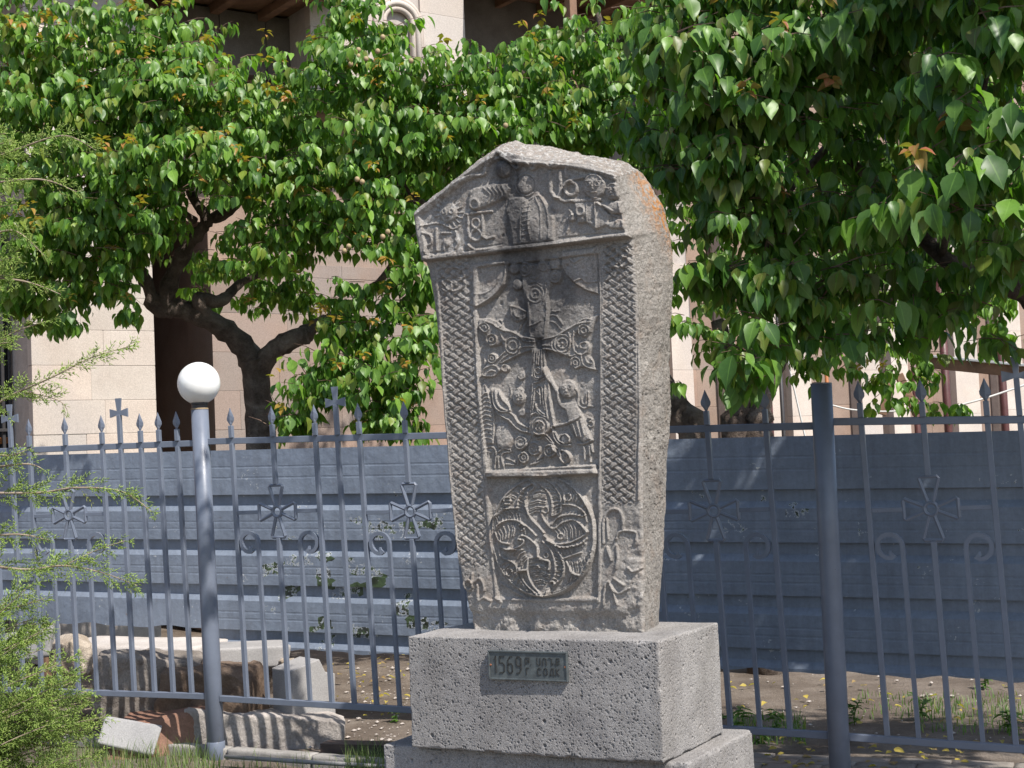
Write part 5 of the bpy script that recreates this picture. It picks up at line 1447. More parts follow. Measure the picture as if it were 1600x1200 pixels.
def foliage(tree, clumps, lsize, mat, seed, young_p=.12, n_single=300, per=(9, 15), twigmat=None, big=1.0, droop=1.0, clear=()):
    g = np.random.default_rng(seed); org = wloc(tree)
    pos = []; tip = []; nor = []; siz = []; yng = []; tw = MB()
    for c, r, n in clumps:
        for _ in range(n):
            u = g.normal(size=3); u /= np.linalg.norm(u); rad = g.random()**.45
            p = c+u*r*rad*(1+.12*g.normal())
            o = u*np.array([1, 1, .35])+g.normal(size=3)*.35; o /= np.linalg.norm(o)
            L_ = g.uniform(.10, .24)*big
            td = nrm(o*np.array([1, 1, .4])+np.array([0, 0, g.uniform(-.25, .35)]))
            k = int(g.integers(*per))
            tw.tube([p-td*L_*.5-UP*.01, p+UP*.006, p+td*L_*.55], [.0035*big, .003*big, .0012*big], 3, False)
            for i in range(k):
                s = (i+.5)/k
                a = i*2.4+g.uniform(-.4, .4)
                h = np.array([math.cos(a), math.sin(a), 0]); h = nrm(h*.8+td*.5)
                pet = h*lsize*g.uniform(.15, .42)-UP*lsize*g.uniform(0, .22)
                q = p+td*L_*(s-.45)+pet
                d = nrm(h*g.uniform(.15, .75)+td*.18-UP*droop*g.uniform(.65, 1.35)+g.normal(size=3)*.12)
                nn = h*g.uniform(.3, 1.0)+UP*g.uniform(.25, 1.0)+o*.45+g.normal(size=3)*.30
                pos.append(q); tip.append(d); nor.append(nn); siz.append(lsize*(g.uniform(.58, 1.16) if g.random() > .22 else g.uniform(.32, .62))); yng.append(g.choice([0, 0, 0, 0, .18]))
            if u[1] < .25 and rad > .6 and g.random() < young_p*2.2:
                e = p+td*L_*.6+UP*.02+np.array([0, -.05, .03])
                for i in range(7):
                    a = i*.9+g.random(); h = np.array([math.cos(a), math.sin(a), 0])
                    pos.append(e+h*.01+UP*g.uniform(-.02, .04)); tip.append(h+UP*g.uniform(-.8, .5)); nor.append(UP+h*.3+g.normal(size=3)*.3); siz.append(lsize*g.uniform(.38, .66)); yng.append(g.uniform(.55, 1.0))
    pos = np.array(pos); tip = np.array(tip); nor = np.array(nor); siz = np.array(siz); yng = np.array(yng); var = g.random(len(pos))
    # leaves kept out of the monument and above the ground
    px, py = project(pos); dist = pos[:, 1]
    ok = (pos[:, 2] > .12)
    for line, wd_, Yc in clear:                        # limbs that show between the leaf masses
        ok &= ~((seg_dist(px, py, line) < wd_*(.6+.8*g.random(len(pos)))) & (pos[:, 1] < Yc))
    show = ok & (px > -5) & (px < 1605) & (py > -5) & (py < 1205) & (yng < .5)
    sc = np.where(show, siz/np.maximum(dist, .1)*(1-.0*g.random(len(pos))), 0)
    # nearest of each neighbourhood first: prefer the leaves on the near face of the crown
    depth_rank = dist-np.median(dist)
    key = np.where(show, sc-.004*np.clip(depth_rank, -1, 1)*lsize, -1)
    top = np.argsort(-key)[:n_single] if n_single else np.array([], int)
    top = top[key[top] > 0]
    rest = ok.copy(); rest[top] = False
    o = put('foliage', leaves_mesh('foliage', pos[rest], tip[rest], nor[rest], siz[rest], var[rest], yng[rest], mat, org), tree); kind(o, 'stuff')
    for i in top:
        t_ = nrm(tip[i]); n_ = nrm(nor[i]-t_*(nor[i] @ t_)); s_ = np.cross(t_, n_)
        ob = put('leaf', single_leaf(mat, int(g.integers(4))), tree)
        s = siz[i]; q = pos[i]-org
        ob.matrix_local = Matrix(((s_[0]*s, t_[0]*s, n_[0]*s, q[0]), (s_[1]*s, t_[1]*s, n_[1]*s, q[1]), (s_[2]*s, t_[2]*s, n_[2]*s, q[2]), (0, 0, 0, 1)))
    o = put('twigs', tw.mesh('twigs', twigmat or M['twig'], False, org), tree); kind(o, 'stuff')
    return pos
def limb(tree, pts, r, name='limb', n=10, seed=0, gn=.12):
    """pts pixel triples; gnarled tube"""
    P_ = [np.array(p, float) if len(p) == 3 and abs(p[2]) < 8 and False else at(*p) for p in pts]
    C_ = smooth_curve3(P_, 6); g = np.random.default_rng(seed)
    rs = np.interp(np.linspace(0, 1, len(C_)), np.linspace(0, 1, len(r)), r)
    rs = rs*(1+gn*g.normal(size=len(C_)))
    m = MB().tube(C_, list(rs), n)
    V = np.array(m.v); V = V+ (fbm(V, 12, 3, seed)*.18)[:, None]*np.repeat(rs, n)[:len(V), None]*np.array([1, 1, .3])
    me = mesh_np(name, V-wloc(tree), m.f, M['bark'], True)
    return put(name, me, tree)
def smooth_curve3(pts, k=6):
    p = np.array(pts, float)
    if len(p) < 3: return [p[0]*(1-s)+p[-1]*s for s in np.linspace(0, 1, k)]
    out = []
    for i in range(len(p)-1):
        a, b_, c, d = p[max(i-1, 0)], p[i], p[i+1], p[min(i+2, len(p)-1)]
        for j in range(k):
            s = j/k; out.append(.5*((2*b_)+(c-a)*s+(2*a-5*b_+4*c-d)*s*s+(-a+3*b_-3*c+d)*s**3))
    out.append(p[-1]); return out

# ---- left apricot tree
Y1 = 11.2
g0 = at(402, 700, Y1); g0[2] = 0
t1 = thing('apricot_tree', 'gnarled apricot tree behind the lamp post, forking low into two limbs', 'tree', g0, 'apricot trees behind the hoarding')
def tp(P_): x, y = project(P_); return (float(x), float(y), float(P_[1]))
limb(t1, (tp(g0-UP*.1), (408, 720, Y1), (405, 640, Y1), (400, 585, Y1), (396, 562, Y1)), (.15, .118, .105, .108, .12), 'trunk', 16, 1, .06)
limb(t1, ((404, 590, Y1), (384, 545, Y1-.02), (335, 505, Y1-.1), (280, 482, Y1-.15), (245, 480, Y1-.2), (228, 440, Y1-.25), (205, 395, Y1-.3), (180, 330, Y1-.4)), (.095, .085, .082, .078, .066, .05, .036, .02), 'limb', 14, 2)
limb(t1, ((400, 585, Y1), (425, 550, Y1-.05), (462, 528, Y1-.1), (480, 524, Y1-.12)), (.085, .078, .074, .068), 'limb', 14, 3, .05)
limb(t1, ((470, 527, Y1-.05), (500, 505, Y1), (540, 485, Y1+.05), (585, 450, Y1+.1), (622, 400, Y1)), (.07, .05, .045, .035, .02), 'limb', 10, 4)
limb(t1, ((255, 480, Y1-.2), (272, 425, Y1-.2), (300, 375, Y1-.25), (322, 345, Y1-.3), (302, 308, Y1-.35), (280, 250, Y1-.3), (270, 170, Y1-.3)), (.068, .060, .052, .048, .034, .026, .014), 'limb', 12, 5)
limb(t1, ((322, 345, Y1-.3), (352, 332, Y1-.35), (385, 300, Y1-.3), (410, 250, Y1-.2), (430, 170, Y1-.2)), (.05, .042, .035, .03, .015), 'limb', 10, 6)
limb(t1, ((305, 345, Y1-.3), (285, 330, Y1-.4), (265, 318, Y1-.4)), (.03, .022, .012), 'limb', 8, 7)
limb(t1, ((335, 505, Y1-.1), (310, 470, Y1-.2), (345, 470, Y1), (380, 440, Y1+.2), (440, 415, Y1+.3)), (.05, .06, .045, .03, .02), 'limb', 10, 8)
limb(t1, ((180, 330, Y1-.4), (172, 230, Y1-.45), (165, 150, Y1-.5), (185, 60, Y1-.4)), (.045, .04, .03, .02), 'limb', 8, 9)
cl1 = [clump_px(*a) for a in (
 (40, 60, 10.6, 110, 90, .6, 40), (150, 60, 10.4, 110, 90, .6, 44), (260, 70, 10.5, 80, 70, .6, 34), (60, 170, 10.3, 120, 90, .6, 46), (190, 170, 10.2, 110, 90, .6, 48), (310, 160, 10.3, 100, 80, .6, 42), (250, 110, 10.0, 60, 60, .4, 14),
 (410, 170, 10.4, 70, 60, .5, 24), (90, 290, 10.3, 120, 90, .6, 46), (220, 270, 10.1, 110, 80, .6, 46), (340, 260, 10.2, 100, 80, .6, 40), (440, 260, 10.3, 90, 90, .6, 34), (150, 370, 10.3, 110, 55, .5, 34), (60, 400, 10.5, 80, 70, .5, 26), (250, 345, 10.3, 50, 30, .4, 8),
 (420, 370, 10.4, 90, 50, .5, 18), (500, 340, 10.4, 80, 80, .5, 28), (120, 445, 10.4, 60, 35, .4, 10), (40, 470, 10.6, 50, 50, .4, 12), (190, 440, 10.2, 26, 40, .3, 5), (100, 500, 10.2, 20, 15, .15, 2), (205, 495, 10.3, 10, 8, .1, 1),
 (530, 560, 10.2, 65, 70, .4, 20), (600, 600, 10.2, 70, 70, .4, 24), (640, 520, 10.3, 60, 60, .4, 18), (560, 480, 10.4, 60, 50, .4, 14), (480, 600, 10.2, 45, 60, .35, 10), (450, 650, 10.3, 40, 25, .3, 6), (600, 662, 10.3, 70, 25, .3, 8), (640, 420, 10.3, 40, 60, .4, 10),
 (360, 420, 12.3, 90, 60, .5, 22), (450, 450, 12.2, 80, 50, .5, 20), (300, 200, 11.3, 220, 180, .5, 70), (480, 200, 11.5, 120, 120, .6, 40), (100, 250, 11.2, 160, 200, .5, 60))]
cl1 = [(c, r, int(n*2.0)+1) for c, r, n in cl1]
foliage(t1, cl1, .100, M['leaf'], 101, .10, clear=(([(228, 440), (250, 485), (275, 425), (322, 345), (300, 300)], 24, 11.6), ([(322, 345), (360, 328)], 14, 11.6), ([(265, 485), (340, 510), (395, 560)], 30, 11.6), ([(330, 470), (380, 445)], 10, 11.4), ([(410, 560), (470, 526)], 15, 11.6), ([(400, 600), (400, 690)], 34, 11.6), ([(625, 180), (630, 310), (650, 330)], 10, 11.6)))

# ---- middle apricot tree, behind the stele
Y2 = 11.6
g0 = at(1092, 700, Y2); g0[2] = 0
t2 = thing('apricot_tree', 'leaning apricot tree whose trunk shows just right of the stele', 'tree', g0, 'apricot trees behind the hoarding')
limb(t2, (tp(g0-UP*.1), (1085, 690, Y2), (1062, 655, Y2), (1040, 615, Y2), (1000, 560, Y2), (940, 500, Y2), (860, 430, Y2)), (.16, .13, .12, .11, .10, .09, .07), 'trunk', 14, 21, .08)
limb(t2, ((860, 430, Y2), (760, 400, Y2-.3), (660, 325, Y2-.9), (632, 300, Y2-1), (622, 250, Y2-1.05), (625, 190, Y2-1)), (.07, .06, .05, .05, .04, .02), 'limb', 10, 22)
limb(t2, ((860, 430, Y2), (850, 300, Y2-.2), (900, 200, Y2-.3), (940, 100, Y2-.4), (935, 20, Y2-.4)), (.07, .06, .045, .04, .02), 'limb', 10, 23)
limb(t2, ((900, 200, Y2-.3), (850, 150, Y2-.5), (800, 110, Y2-.7), (680, 120, Y2-.8)), (.04, .035, .025, .012), 'limb', 8, 24)
limb(t2, ((940, 100, Y2-.4), (980, 60, Y2-.6), (1040, 20, Y2-.7)), (.035, .03, .015), 'limb', 8, 25)
cl2 = [clump_px(*a) for a in (
 (560, 40, 10.5, 80, 55, .6, 26), (540, 130, 10.3, 90, 70, .6, 36), (640, 140, 10.4, 90, 70, .6, 36), (600, 220, 10.2, 90, 70, .6, 38), (700, 220, 10.4, 80, 60, .5, 28), (560, 310, 10.2, 70, 70, .5, 26), (620, 360, 10.2, 50, 60, .4, 16),
 (740, 140, 10.6, 80, 65, .6, 30), (820, 130, 10.8, 80, 60, .6, 30), (790, 200, 10.5, 90, 50, .5, 26), (900, 150, 10.8, 80, 70, .6, 30), (890, 60, 11, 70, 50, .6, 22), (980, 60, 11, 80, 70, .6, 28), (960, 150, 10.9, 70, 70, .5, 24), (920, 210, 10.8, 70, 40, .5, 18), (1000, 230, 10.9, 60, 70, .5, 20), (700, 300, 10.9, 60, 60, .5, 14),
 (660, 470, 10.6, 40, 60, .4, 10), (760, 250, 12.4, 200, 90, .8, 44), (900, 220, 12.4, 160, 120, .8, 40), (640, 260, 12.2, 140, 120, .8, 36), (850, 60, 12.6, 60, 30, .4, 8))]
for c, r, n in (((.3, 13.2, 6.5), (.7, .6, .4), 14), ((1.2, 13.6, 6.6), (.8, .6, .4), 16), ((2.2, 13.6, 6.7), (.8, .7, .4), 16), ((.8, 12.8, 7.2), (.9, .6, .4), 14), ((3.0, 13.9, 6.8), (.7, .7, .4), 12)): cl2.append((np.array(c), np.array(r), n))  # unseen crown clumps added high up to shade the church wall
cl2 = [(c, r, int(n*1.9)+1) for c, r, n in cl2]
foliage(t2, cl2, .100, M['leaf'], 102, .06)
fr = MB
def fruit(tree, x, y, Y, r=.018):
    p = at(x, y, Y); m = MB()
    m.lathe(p, [(max(.001, r*math.cos(a)), r*1.06*math.sin(a)) for a in np.linspace(-math.pi/2, math.pi/2, 9)], 10)
    m.obj('apricot', M['apricot'], tree, True)
for x, y in ((546, 92), (560, 88), (572, 92), (560, 78), (590, 80), (598, 58), (548, 100), (642, 95), (566, 284), (558, 280), (598, 370), (606, 362)): fruit(t2, x, y, 9.75 if y < 200 else 9.7)
for x, y in ((545, 385), (538, 392), (790, 196), (232, 100)): fruit(t1 if x < 560 else t2, x, y, 9.7)

# ---- far right tree behind the hoarding
Y3 = 11.0
g0 = at(1178, 700, Y3); g0[2] = 0
t3 = thing('apricot_tree', 'twin stemmed apricot tree standing between the stele and the bare shaded post', 'tree', g0, 'apricot trees behind the hoarding')
limb(t3, (tp(g0-UP*.1), (1150, 690, Y3), (1155, 650, Y3), (1160, 615, Y3), (1140, 560, Y3), (1120, 500, Y3)), (.14, .10, .09, .085, .07, .05), 'trunk', 12, 31, .08)
limb(t3, ((1185, 700, Y3), (1184, 655, Y3), (1190, 610, Y3), (1215, 560, Y3), (1250, 480, Y3), (1290, 400, Y3)), (.12, .11, .10, .08, .06, .04), 'limb', 12, 32, .08)
limb(t3, ((1155, 655, Y3), (1170, 648, Y3), (1188, 650, Y3)), (.07, .075, .07), 'limb', 10, 33, .05)
cl3 = [clump_px(*a) for a in (
 (1110, 440, 11, 80, 60, .6, 26), (1060, 500, 10.6, 18, 40, .2, 4), (1066, 600, 10.6, 10, 10, .1, 1), (1120, 350, 11, 100, 100, .7, 36), (1230, 430, 11, 110, 80, .7, 36), (1130, 520, 10.8, 60, 40, .4, 12), (1240, 520, 11, 60, 40, .4, 12), (1180, 280, 11.5, 150, 120, .8, 40),
 (1300, 540, 11.5, 70, 50, .5, 16), (1350, 500, 12, 80, 50, .5, 20), (1270, 580, 11.4, 26, 26, .25, 5), (1380, 590, 12, 40, 40, .3, 9), (1440, 560, 12.5, 50, 40, .4, 10), (1480, 640, 12.5, 26, 22, .25, 5), (1420, 630, 12.3, 14, 16, .2, 2), (1350, 400, 11.6, 120, 80, .8, 34),
 (1480, 420, 12, 120, 80, .8, 34), (1560, 510, 12.2, 60, 50, .5, 14), (1580, 440, 12, 80, 70, .6, 20), (1420, 300, 12.4, 200, 140, .9, 56), (1560, 260, 12.4, 140, 160, .9, 50), (1300, 200, 12.6, 180, 160, .9, 50),
 (1080, 120, 10.4, 90, 90, .5, 44), (1340, 130, 10.4, 100, 90, .5, 44), (1400, 270, 10.4, 100, 80, .5, 40), (1500, 60, 10.4, 110, 70, .5, 44), (1230, 30, 10.4, 110, 50, .5, 34), (1580, 140, 10.4, 80, 100, .5, 40), (1240, 250, 10.2, 80, 80, .5, 30), (1520, 220, 10.2, 90, 70, .5, 30), (1080, 280, 10.2, 60, 80, .5, 24), (1400, 0, 10.4, 90, 40, .5, 26))]
foliage(t3, cl3, .105, M['leaf'], 103, .05)

# ---- near tree whose branches reach in from the right
t4 = thing('apricot_tree', 'large leaved branches of a near apricot tree reaching in from the right', 'tree', (4.1, 6.7, 0))
def limbw(tree, pts, r, name='limb', seed=0, n=12):
    C_ = smooth_curve3([np.array(p, float) for p in pts], 6); g = np.random.default_rng(seed)
    rs = np.interp(np.linspace(0, 1, len(C_)), np.linspace(0, 1, len(r)), r)*(1+.06*g.normal(size=len(C_)))
    m = MB().tube(C_, list(rs), n); put(name, mesh_np(name, np.array(m.v)-wloc(tree), m.f, M['bark'], True), tree)
limbw(t4, ((4.1, 6.7, -.1), (4.05, 6.7, .8), (4.0, 6.65, 1.7), (3.95, 6.6, 2.3)), (.17, .14, .13, .14), 'trunk', 41, 16)
limbw(t4, ((3.95, 6.6, 2.2), at(1700, 495, 6.75), at(1600, 452, 6.75), at(1540, 432, 6.75), at(1470, 400, 6.75), at(1380, 300, 6.8), at(1250, 180, 6.8), at(1150, 100, 6.7)), (.10, .075, .06, .05, .036, .024, .016, .008), 'limb', 42)
limbw(t4, ((3.95, 6.6, 2.3), (3.3, 6.2, 3.2), (2.6, 5.9, 3.7), (1.8, 5.9, 4.0)), (.10, .08, .06, .03), 'limb', 43)
limbw(t4, ((3.95, 6.6, 2.3), (4.2, 6.4, 3.4), (4.0, 6.2, 4.6)), (.10, .08, .04), 'limb', 44)
limbw(t4, (at(1470, 400, 6.75), at(1500, 260, 6.2), at(1540, 130, 5.9), at(1550, 30, 5.9)), (.025, .016, .010, .006), 'limb', 45)
limbw(t4, (at(1300, 220, 6.8), at(1220, 320, 6.5), at(1190, 430, 6.3), at(1180, 560, 6.1)), (.02, .014, .009, .005), 'limb', 46)
cl4 = [clump_px(*a) for a in (
 (1080, -10, 6.4, 80, 30, .25, 14), (1200, -12, 6.3, 80, 30, .25, 14), (1320, -12, 6.3, 80, 30, .25, 14), (1430, -5, 6.2, 70, 30, .25, 12), (1530, -5, 5.9, 80, 30, .25, 14),
 (1060, 40, 6.4, 70, 60, .25, 20), (1140, 60, 6.3, 90, 70, .3, 30), (1240, 70, 6.3, 90, 70, .3, 30), (1340, 60, 6.3, 80, 60, .3, 26), (1060, 130, 6.4, 50, 60, .25, 14), (1130, 160, 6.3, 90, 60, .3, 30), (1220, 170, 6.3, 80, 60, .3, 22), (1100, 240, 6.3, 80, 50, .3, 22), (1180, 270, 6.3, 70, 40, .3, 15), (1030, 200, 6.6, 50, 40, .2, 9), (975, 190, 6.8, 25, 20, .15, 4),
 (1120, 320, 6.4, 60, 50, .3, 15), (1200, 340, 6.4, 60, 50, .3, 13), (1110, 410, 6.4, 50, 40, .25, 10), (1200, 430, 6.4, 60, 50, .3, 14), (1170, 510, 6.2, 40, 50, .2, 9), (1165, 580, 6.1, 32, 30, .15, 5), (1240, 500, 6.5, 50, 40, .25, 9), (1290, 430, 6.5, 70, 60, .3, 16), (1320, 520, 6.5, 50, 30, .3, 5), (1400, 440, 6.5, 70, 50, .3, 13), (1450, 500, 6.6, 60, 30, .3, 5), (1330, 330, 6.6, 70, 70, .4, 18),
 (1300, 150, 6.9, 90, 90, .3, 20), (1420, 60, 6.5, 70, 60, .4, 16), (1420, 210, 6.6, 90, 80, .5, 22), (1300, 260, 6.9, 90, 70, .3, 16), (1420, 330, 6.9, 90, 70, .3, 18), (1520, 330, 6.8, 90, 70, .3, 14),
 (1470, 100, 6.2, 60, 60, .2, 6), (1540, 70, 6.2, 60, 70, .2, 7), (1550, 190, 6.1, 60, 60, .2, 7), (1500, 270, 6.1, 70, 50, .2, 6), (1580, 300, 6.1, 50, 60, .2, 6), (1580, 390, 6.1, 50, 50, .3, 9), (1530, 430, 6.4, 70, 40, .3, 9), (1570, 530, 6.6, 40, 16, .2, 2))]
def shades_stele(C):
    for t in np.linspace(0, 7, 71):
        q = C-SUN*t
        if q[2] < 0: break
        l = q-pc
        if abs(l @ R_) < PW/2+.42 and -PD/2-.42 < l @ D_ < PD/2+.35 and q[2] < 2.95: return True
    return False
gs = np.random.default_rng(9)
nsh = 0
for bay_, zs in ((bay2, 0), (bB, 1), (bay3, 0)):  # unseen leaf clumps added along the sun's path to shade right fence and hoarding
    for x in np.arange(1015, 1760, 52):
        if bay_ is bay2 and x > 1300 or bay_ is bay3 and x < 1300: continue
        for f in (.0, .33, .66, 1.0):
            p = bay_.T(x)*(1-f)+bay_.Bt(x)*f
            t = (gs.uniform(3.7, 4.3)-p[2])/SUN[2]; C = p+SUN*t
            if shades_stele(C): 
                t = (3.0-p[2])/SUN[2]; C = p+SUN*t
                if shades_stele(C): continue
            cl4.append((C, np.array([.30, .30, .16]), 8)); nsh += 1
for x in np.arange(.6, 4.6, .55):  # more unseen clumps, placed to shade the soil beyond the fence
    for y in np.arange(7.3, 9.6, .55):
        p = np.array([x, y-.4*(x-1), 0.0]); C = p+SUN*(gs.uniform(3.9, 4.5)/SUN[2])
        if not shades_stele(C): cl4.append((C, np.array([.30, .30, .15]), 7))
for x, y in ((1300, 180), (1250, 260), (1330, 260), (1300, 340), (1250, 400), (1320, 420), (1200, 450), (1400, 420), (1480, 450), (1150, 480), (1380, 160), (1400, 360), (1180, 540), (1500, 380), (1290, 500)):  # unseen clumps added sunward to darken the middle of this crown
    for t in (1.7, 2.4):
        C = at(x, y, 6.35)+SUN*t; qx, qy = project(C)
        if not shades_stele(C) and (qy < -60 or qx > 1700): cl4.append((C, np.array([.28, .28, .16]), 10))
for x, y in ((185, 1050), (230, 1085), (285, 1060), (330, 1095), (380, 1075), (250, 1140), (420, 1150), (350, 1150), (205, 1010)):  # small unseen clumps added overhead to dapple the stone heap with shade
    C = at(x, y, 9.2); C = C+SUN*((4.6-C[2])/SUN[2])
    if not shades_stele(C): cl4.append((C, np.array([.14, .14, .08]), 3))
for c, r, n in (((3.2, 6.6, 3.0), (.7, .5, .6), 30), ((4.6, 5.9, 3.4), (.8, .8, .9), 50)):
    cl4.append((np.array(c), np.array(r), n))
cl4 = [(c, r, int(n*1.25)+1) for c, r, n in cl4]
foliage(t4, cl4, .100, M['leaf_near'], 104, .025, 180, (8, 13))
cl4n = [clump_px(*a) for a in (
 (1460, 100, 5.75, 50, 50, .15, 7), (1530, 60, 5.7, 50, 60, .15, 8), (1470, 180, 5.7, 50, 34, .15, 6), (1550, 190, 5.6, 50, 50, .15, 8), (1500, 265, 5.6, 60, 40, .15, 8), (1575, 290, 5.6, 40, 50, .15, 7), (1375, 318, 5.65, 34, 26, .1, 4), (1490, 325, 5.6, 50, 20, .1, 5), (1440, 250, 5.7, 30, 30, .1, 3),
 (1060, 50, 6.1, 50, 40, .15, 5), (1130, 120, 6.1, 60, 40, .15, 6), (1230, 60, 6.0, 60, 40, .15, 6), (1310, 40, 6.0, 50, 30, .15, 4), (1170, 560, 6.0, 20, 20, .08, 2), (1395, 470, 6.0, 30, 16, .1, 2))]
foliage(t4, cl4n, .128, M['leaf_near'], 105, .07, 120, (7, 11))

# ------------------------------------------------------------------ juniper at the left
jr = atz(-60, 1190, 0); jr[1] = 6.9; jr[0] = (-60-800)/FPX*6.9; jr[2] = 0
jun = thing('juniper_shrub', 'feathery green juniper shrub reaching in at the left edge', 'juniper', jr)
jv = MB(); gj = np.random.default_rng(55); NV_, NF_, NA_ = [], [], []
def spray(pts, Y, dens=1.0, wid=.16, name='branch', r0=.007):
    P_ = smooth_curve3([at(x, y, Y+dy) for x, y, dy in pts], 8)
    if r0 > 0:
        m = MB().tube(P_, list(np.linspace(r0, .0015, len(P_))), 6); put(name, mesh_np(name, np.array(m.v)-wloc(jun), m.f, M['jwood'], True), jun)
    P_ = np.array(P_); seg = np.linalg.norm(np.diff(P_, axis=0), axis=1); tot = seg.sum(); n = max(3, int(tot/.011*dens)); cum = np.concatenate([[0], np.cumsum(seg)])
    for i in range(n):
        s = gj.uniform(.10, 1.0)*tot; k = min(len(seg)-1, np.searchsorted(cum, s)-1); f = (s-cum[k])/seg[k]; p = P_[k]*(1-f)+P_[k+1]*f
        t_ = nrm(P_[k+1]-P_[k]); side = nrm(np.cross(t_, gj.normal(size=3))); L_ = wid*gj.uniform(.45, 1.0)*(1.15-.75*s/tot)
        d = nrm(t_*gj.uniform(.6, 1.1)+side*gj.uniform(.4, .9)+UP*gj.uniform(-.15, .22)); 
        m_ = max(3, int(L_/.016)); q = p.copy(); rv = gj.random(); dry = .5 if gj.random() < .05 else 0
        for j in range(m_):
            q2 = q+d*L_/m_; d = nrm(d+gj.normal(size=3)*.12-UP*.02)
            blade(q, q2, .0022, rv, dry)
            if j > 0:
                for _ in range(3 if j < m_-1 else 2):
                    e = nrm(d*gj.uniform(.6, 1.0)+nrm(np.cross(d, gj.normal(size=3)))*gj.uniform(.4, .8)); l2 = gj.uniform(.014, .038)
                    blade(q2, q2+e*l2, .0021, rv, dry)
            q = q2
BL = []
def blade(a, b_, w, rv, dry): BL.append((a, b_, w, rv, dry))
def flush_blades():
    A_ = np.array([b[0] for b in BL]); B_ = np.array([b[1] for b in BL]); w = np.array([b[2] for b in BL])[:, None]; rv = np.array([b[3] for b in BL]); dr = np.array([b[4] for b in BL])
    d = nrm(B_-A_); s1 = nrm(np.cross(d, gj.normal(size=d.shape))); s2 = np.cross(d, s1)
    mid = A_*.45+B_*.55
    r3 = [mid+w*(s1*math.cos(a)+s2*math.sin(a)) for a in (0, 2.094, 4.189)]
    V = np.stack([A_]+r3+[B_], 1); n = len(A_)
    F0 = np.array([(0, 2, 1), (0, 3, 2), (0, 1, 3), (4, 1, 2), (4, 2, 3), (4, 3, 1)])
    F = (F0[None]+(np.arange(n)*5)[:, None, None]).reshape(-1, 3)
    a = np.ones((n, 5, 4)); a[..., 0] = rv[:, None]; a[..., 1] = dr[:, None]; a[..., 2] = 1
    o = put('needles', mesh_np('needles', V.reshape(-1, 3)-wloc(jun), F, M['juniper'], True, {'leafvar': a.reshape(-1, 4)}), jun); kind(o, 'stuff')
YJ = 6.9
spray(((-40, 660, .2), (10, 622, .1), (80, 590, 0), (140, 560, 0), (205, 540, .05)), YJ, 1.1, .15)
spray(((40, 612, .1), (90, 625, 0), (105, 640, 0)), YJ, .8, .10, 'twig', .003)
spray(((-40, 560, .2), (20, 520, .1), (80, 500, .1)), YJ, .8, .14)
spray(((-40, 260, .2), (30, 232, .1), (100, 212, 0), (150, 235, 0)), YJ, 1.0, .16)
spray(((-40, 290, .1), (60, 280, 0), (120, 300, .0)), YJ, .9, .15)
spray(((-40, 380, .1), (20, 360, 0), (70, 400, 0)), YJ, .9, .15)
spray(((-40, 430, .1), (40, 440, 0), (95, 460, 0)), YJ, .9, .13)
spray(((-40, 770, .2), (60, 770, .1), (120, 762, 0), (190, 768, 0), (238, 800, 0)), YJ, 1.1, .15)
spray(((-40, 735, .2), (40, 725, .1), (70, 735, .1)), YJ, .8, .12)
spray(((-40, 700, .2), (10, 712, .1), (50, 700, .1)), YJ, .8, .10)
spray(((-40, 880, .2), (40, 890, .1), (100, 884, 0), (160, 895, 0), (215, 915, 0)), YJ, 1.1, .17)
spray(((100, 884, 0), (150, 860, 0), (195, 845, 0)), YJ, 1.0, .11, 'twig', .003)
spray(((-40, 840, .2), (30, 835, .1), (80, 845, .1)), YJ, 1.0, .14)
spray(((-40, 960, .2), (20, 950, .1), (70, 935, 0)), YJ, 1.0, .14)
for i in range(34):
    y0 = gj.uniform(930, 1215); x1 = np.interp(y0, [930, 1000, 1060, 1120, 1215], [65, 75, 130, 165, 150])*gj.uniform(.5, 1.08)
    spray(((-70, y0+70, .3*gj.random()), (x1*.3-20, y0+25, .2*gj.random()), (x1, y0-30*gj.random(), .15*gj.random())), YJ+gj.uniform(-.25, .3), 1.0, .17, 'branch', .004)
for i in range(10):
    y0 = gj.uniform(180, 560)
    spray(((-90, y0+40, .1), (-40, y0+10, .1), (gj.uniform(0, 40), y0, 0)), YJ, 1.0, .16, 'branch', .004)
for x0, x1 in ((-60, -75), (-70, -110), (-55, -40)):
    pts = [np.array([jr[0], jr[1], -.05]), at(x0, 900, YJ), at(x1, 500, YJ), at(x1-10, 120, YJ)]
    C_ = smooth_curve3(pts, 8); m = MB().tube(C_, list(np.linspace(.03, .008, len(C_))), 8); put('stem', mesh_np('stem', np.array(m.v)-wloc(jun), m.f, M['jwood'], True), jun)
flush_blades()

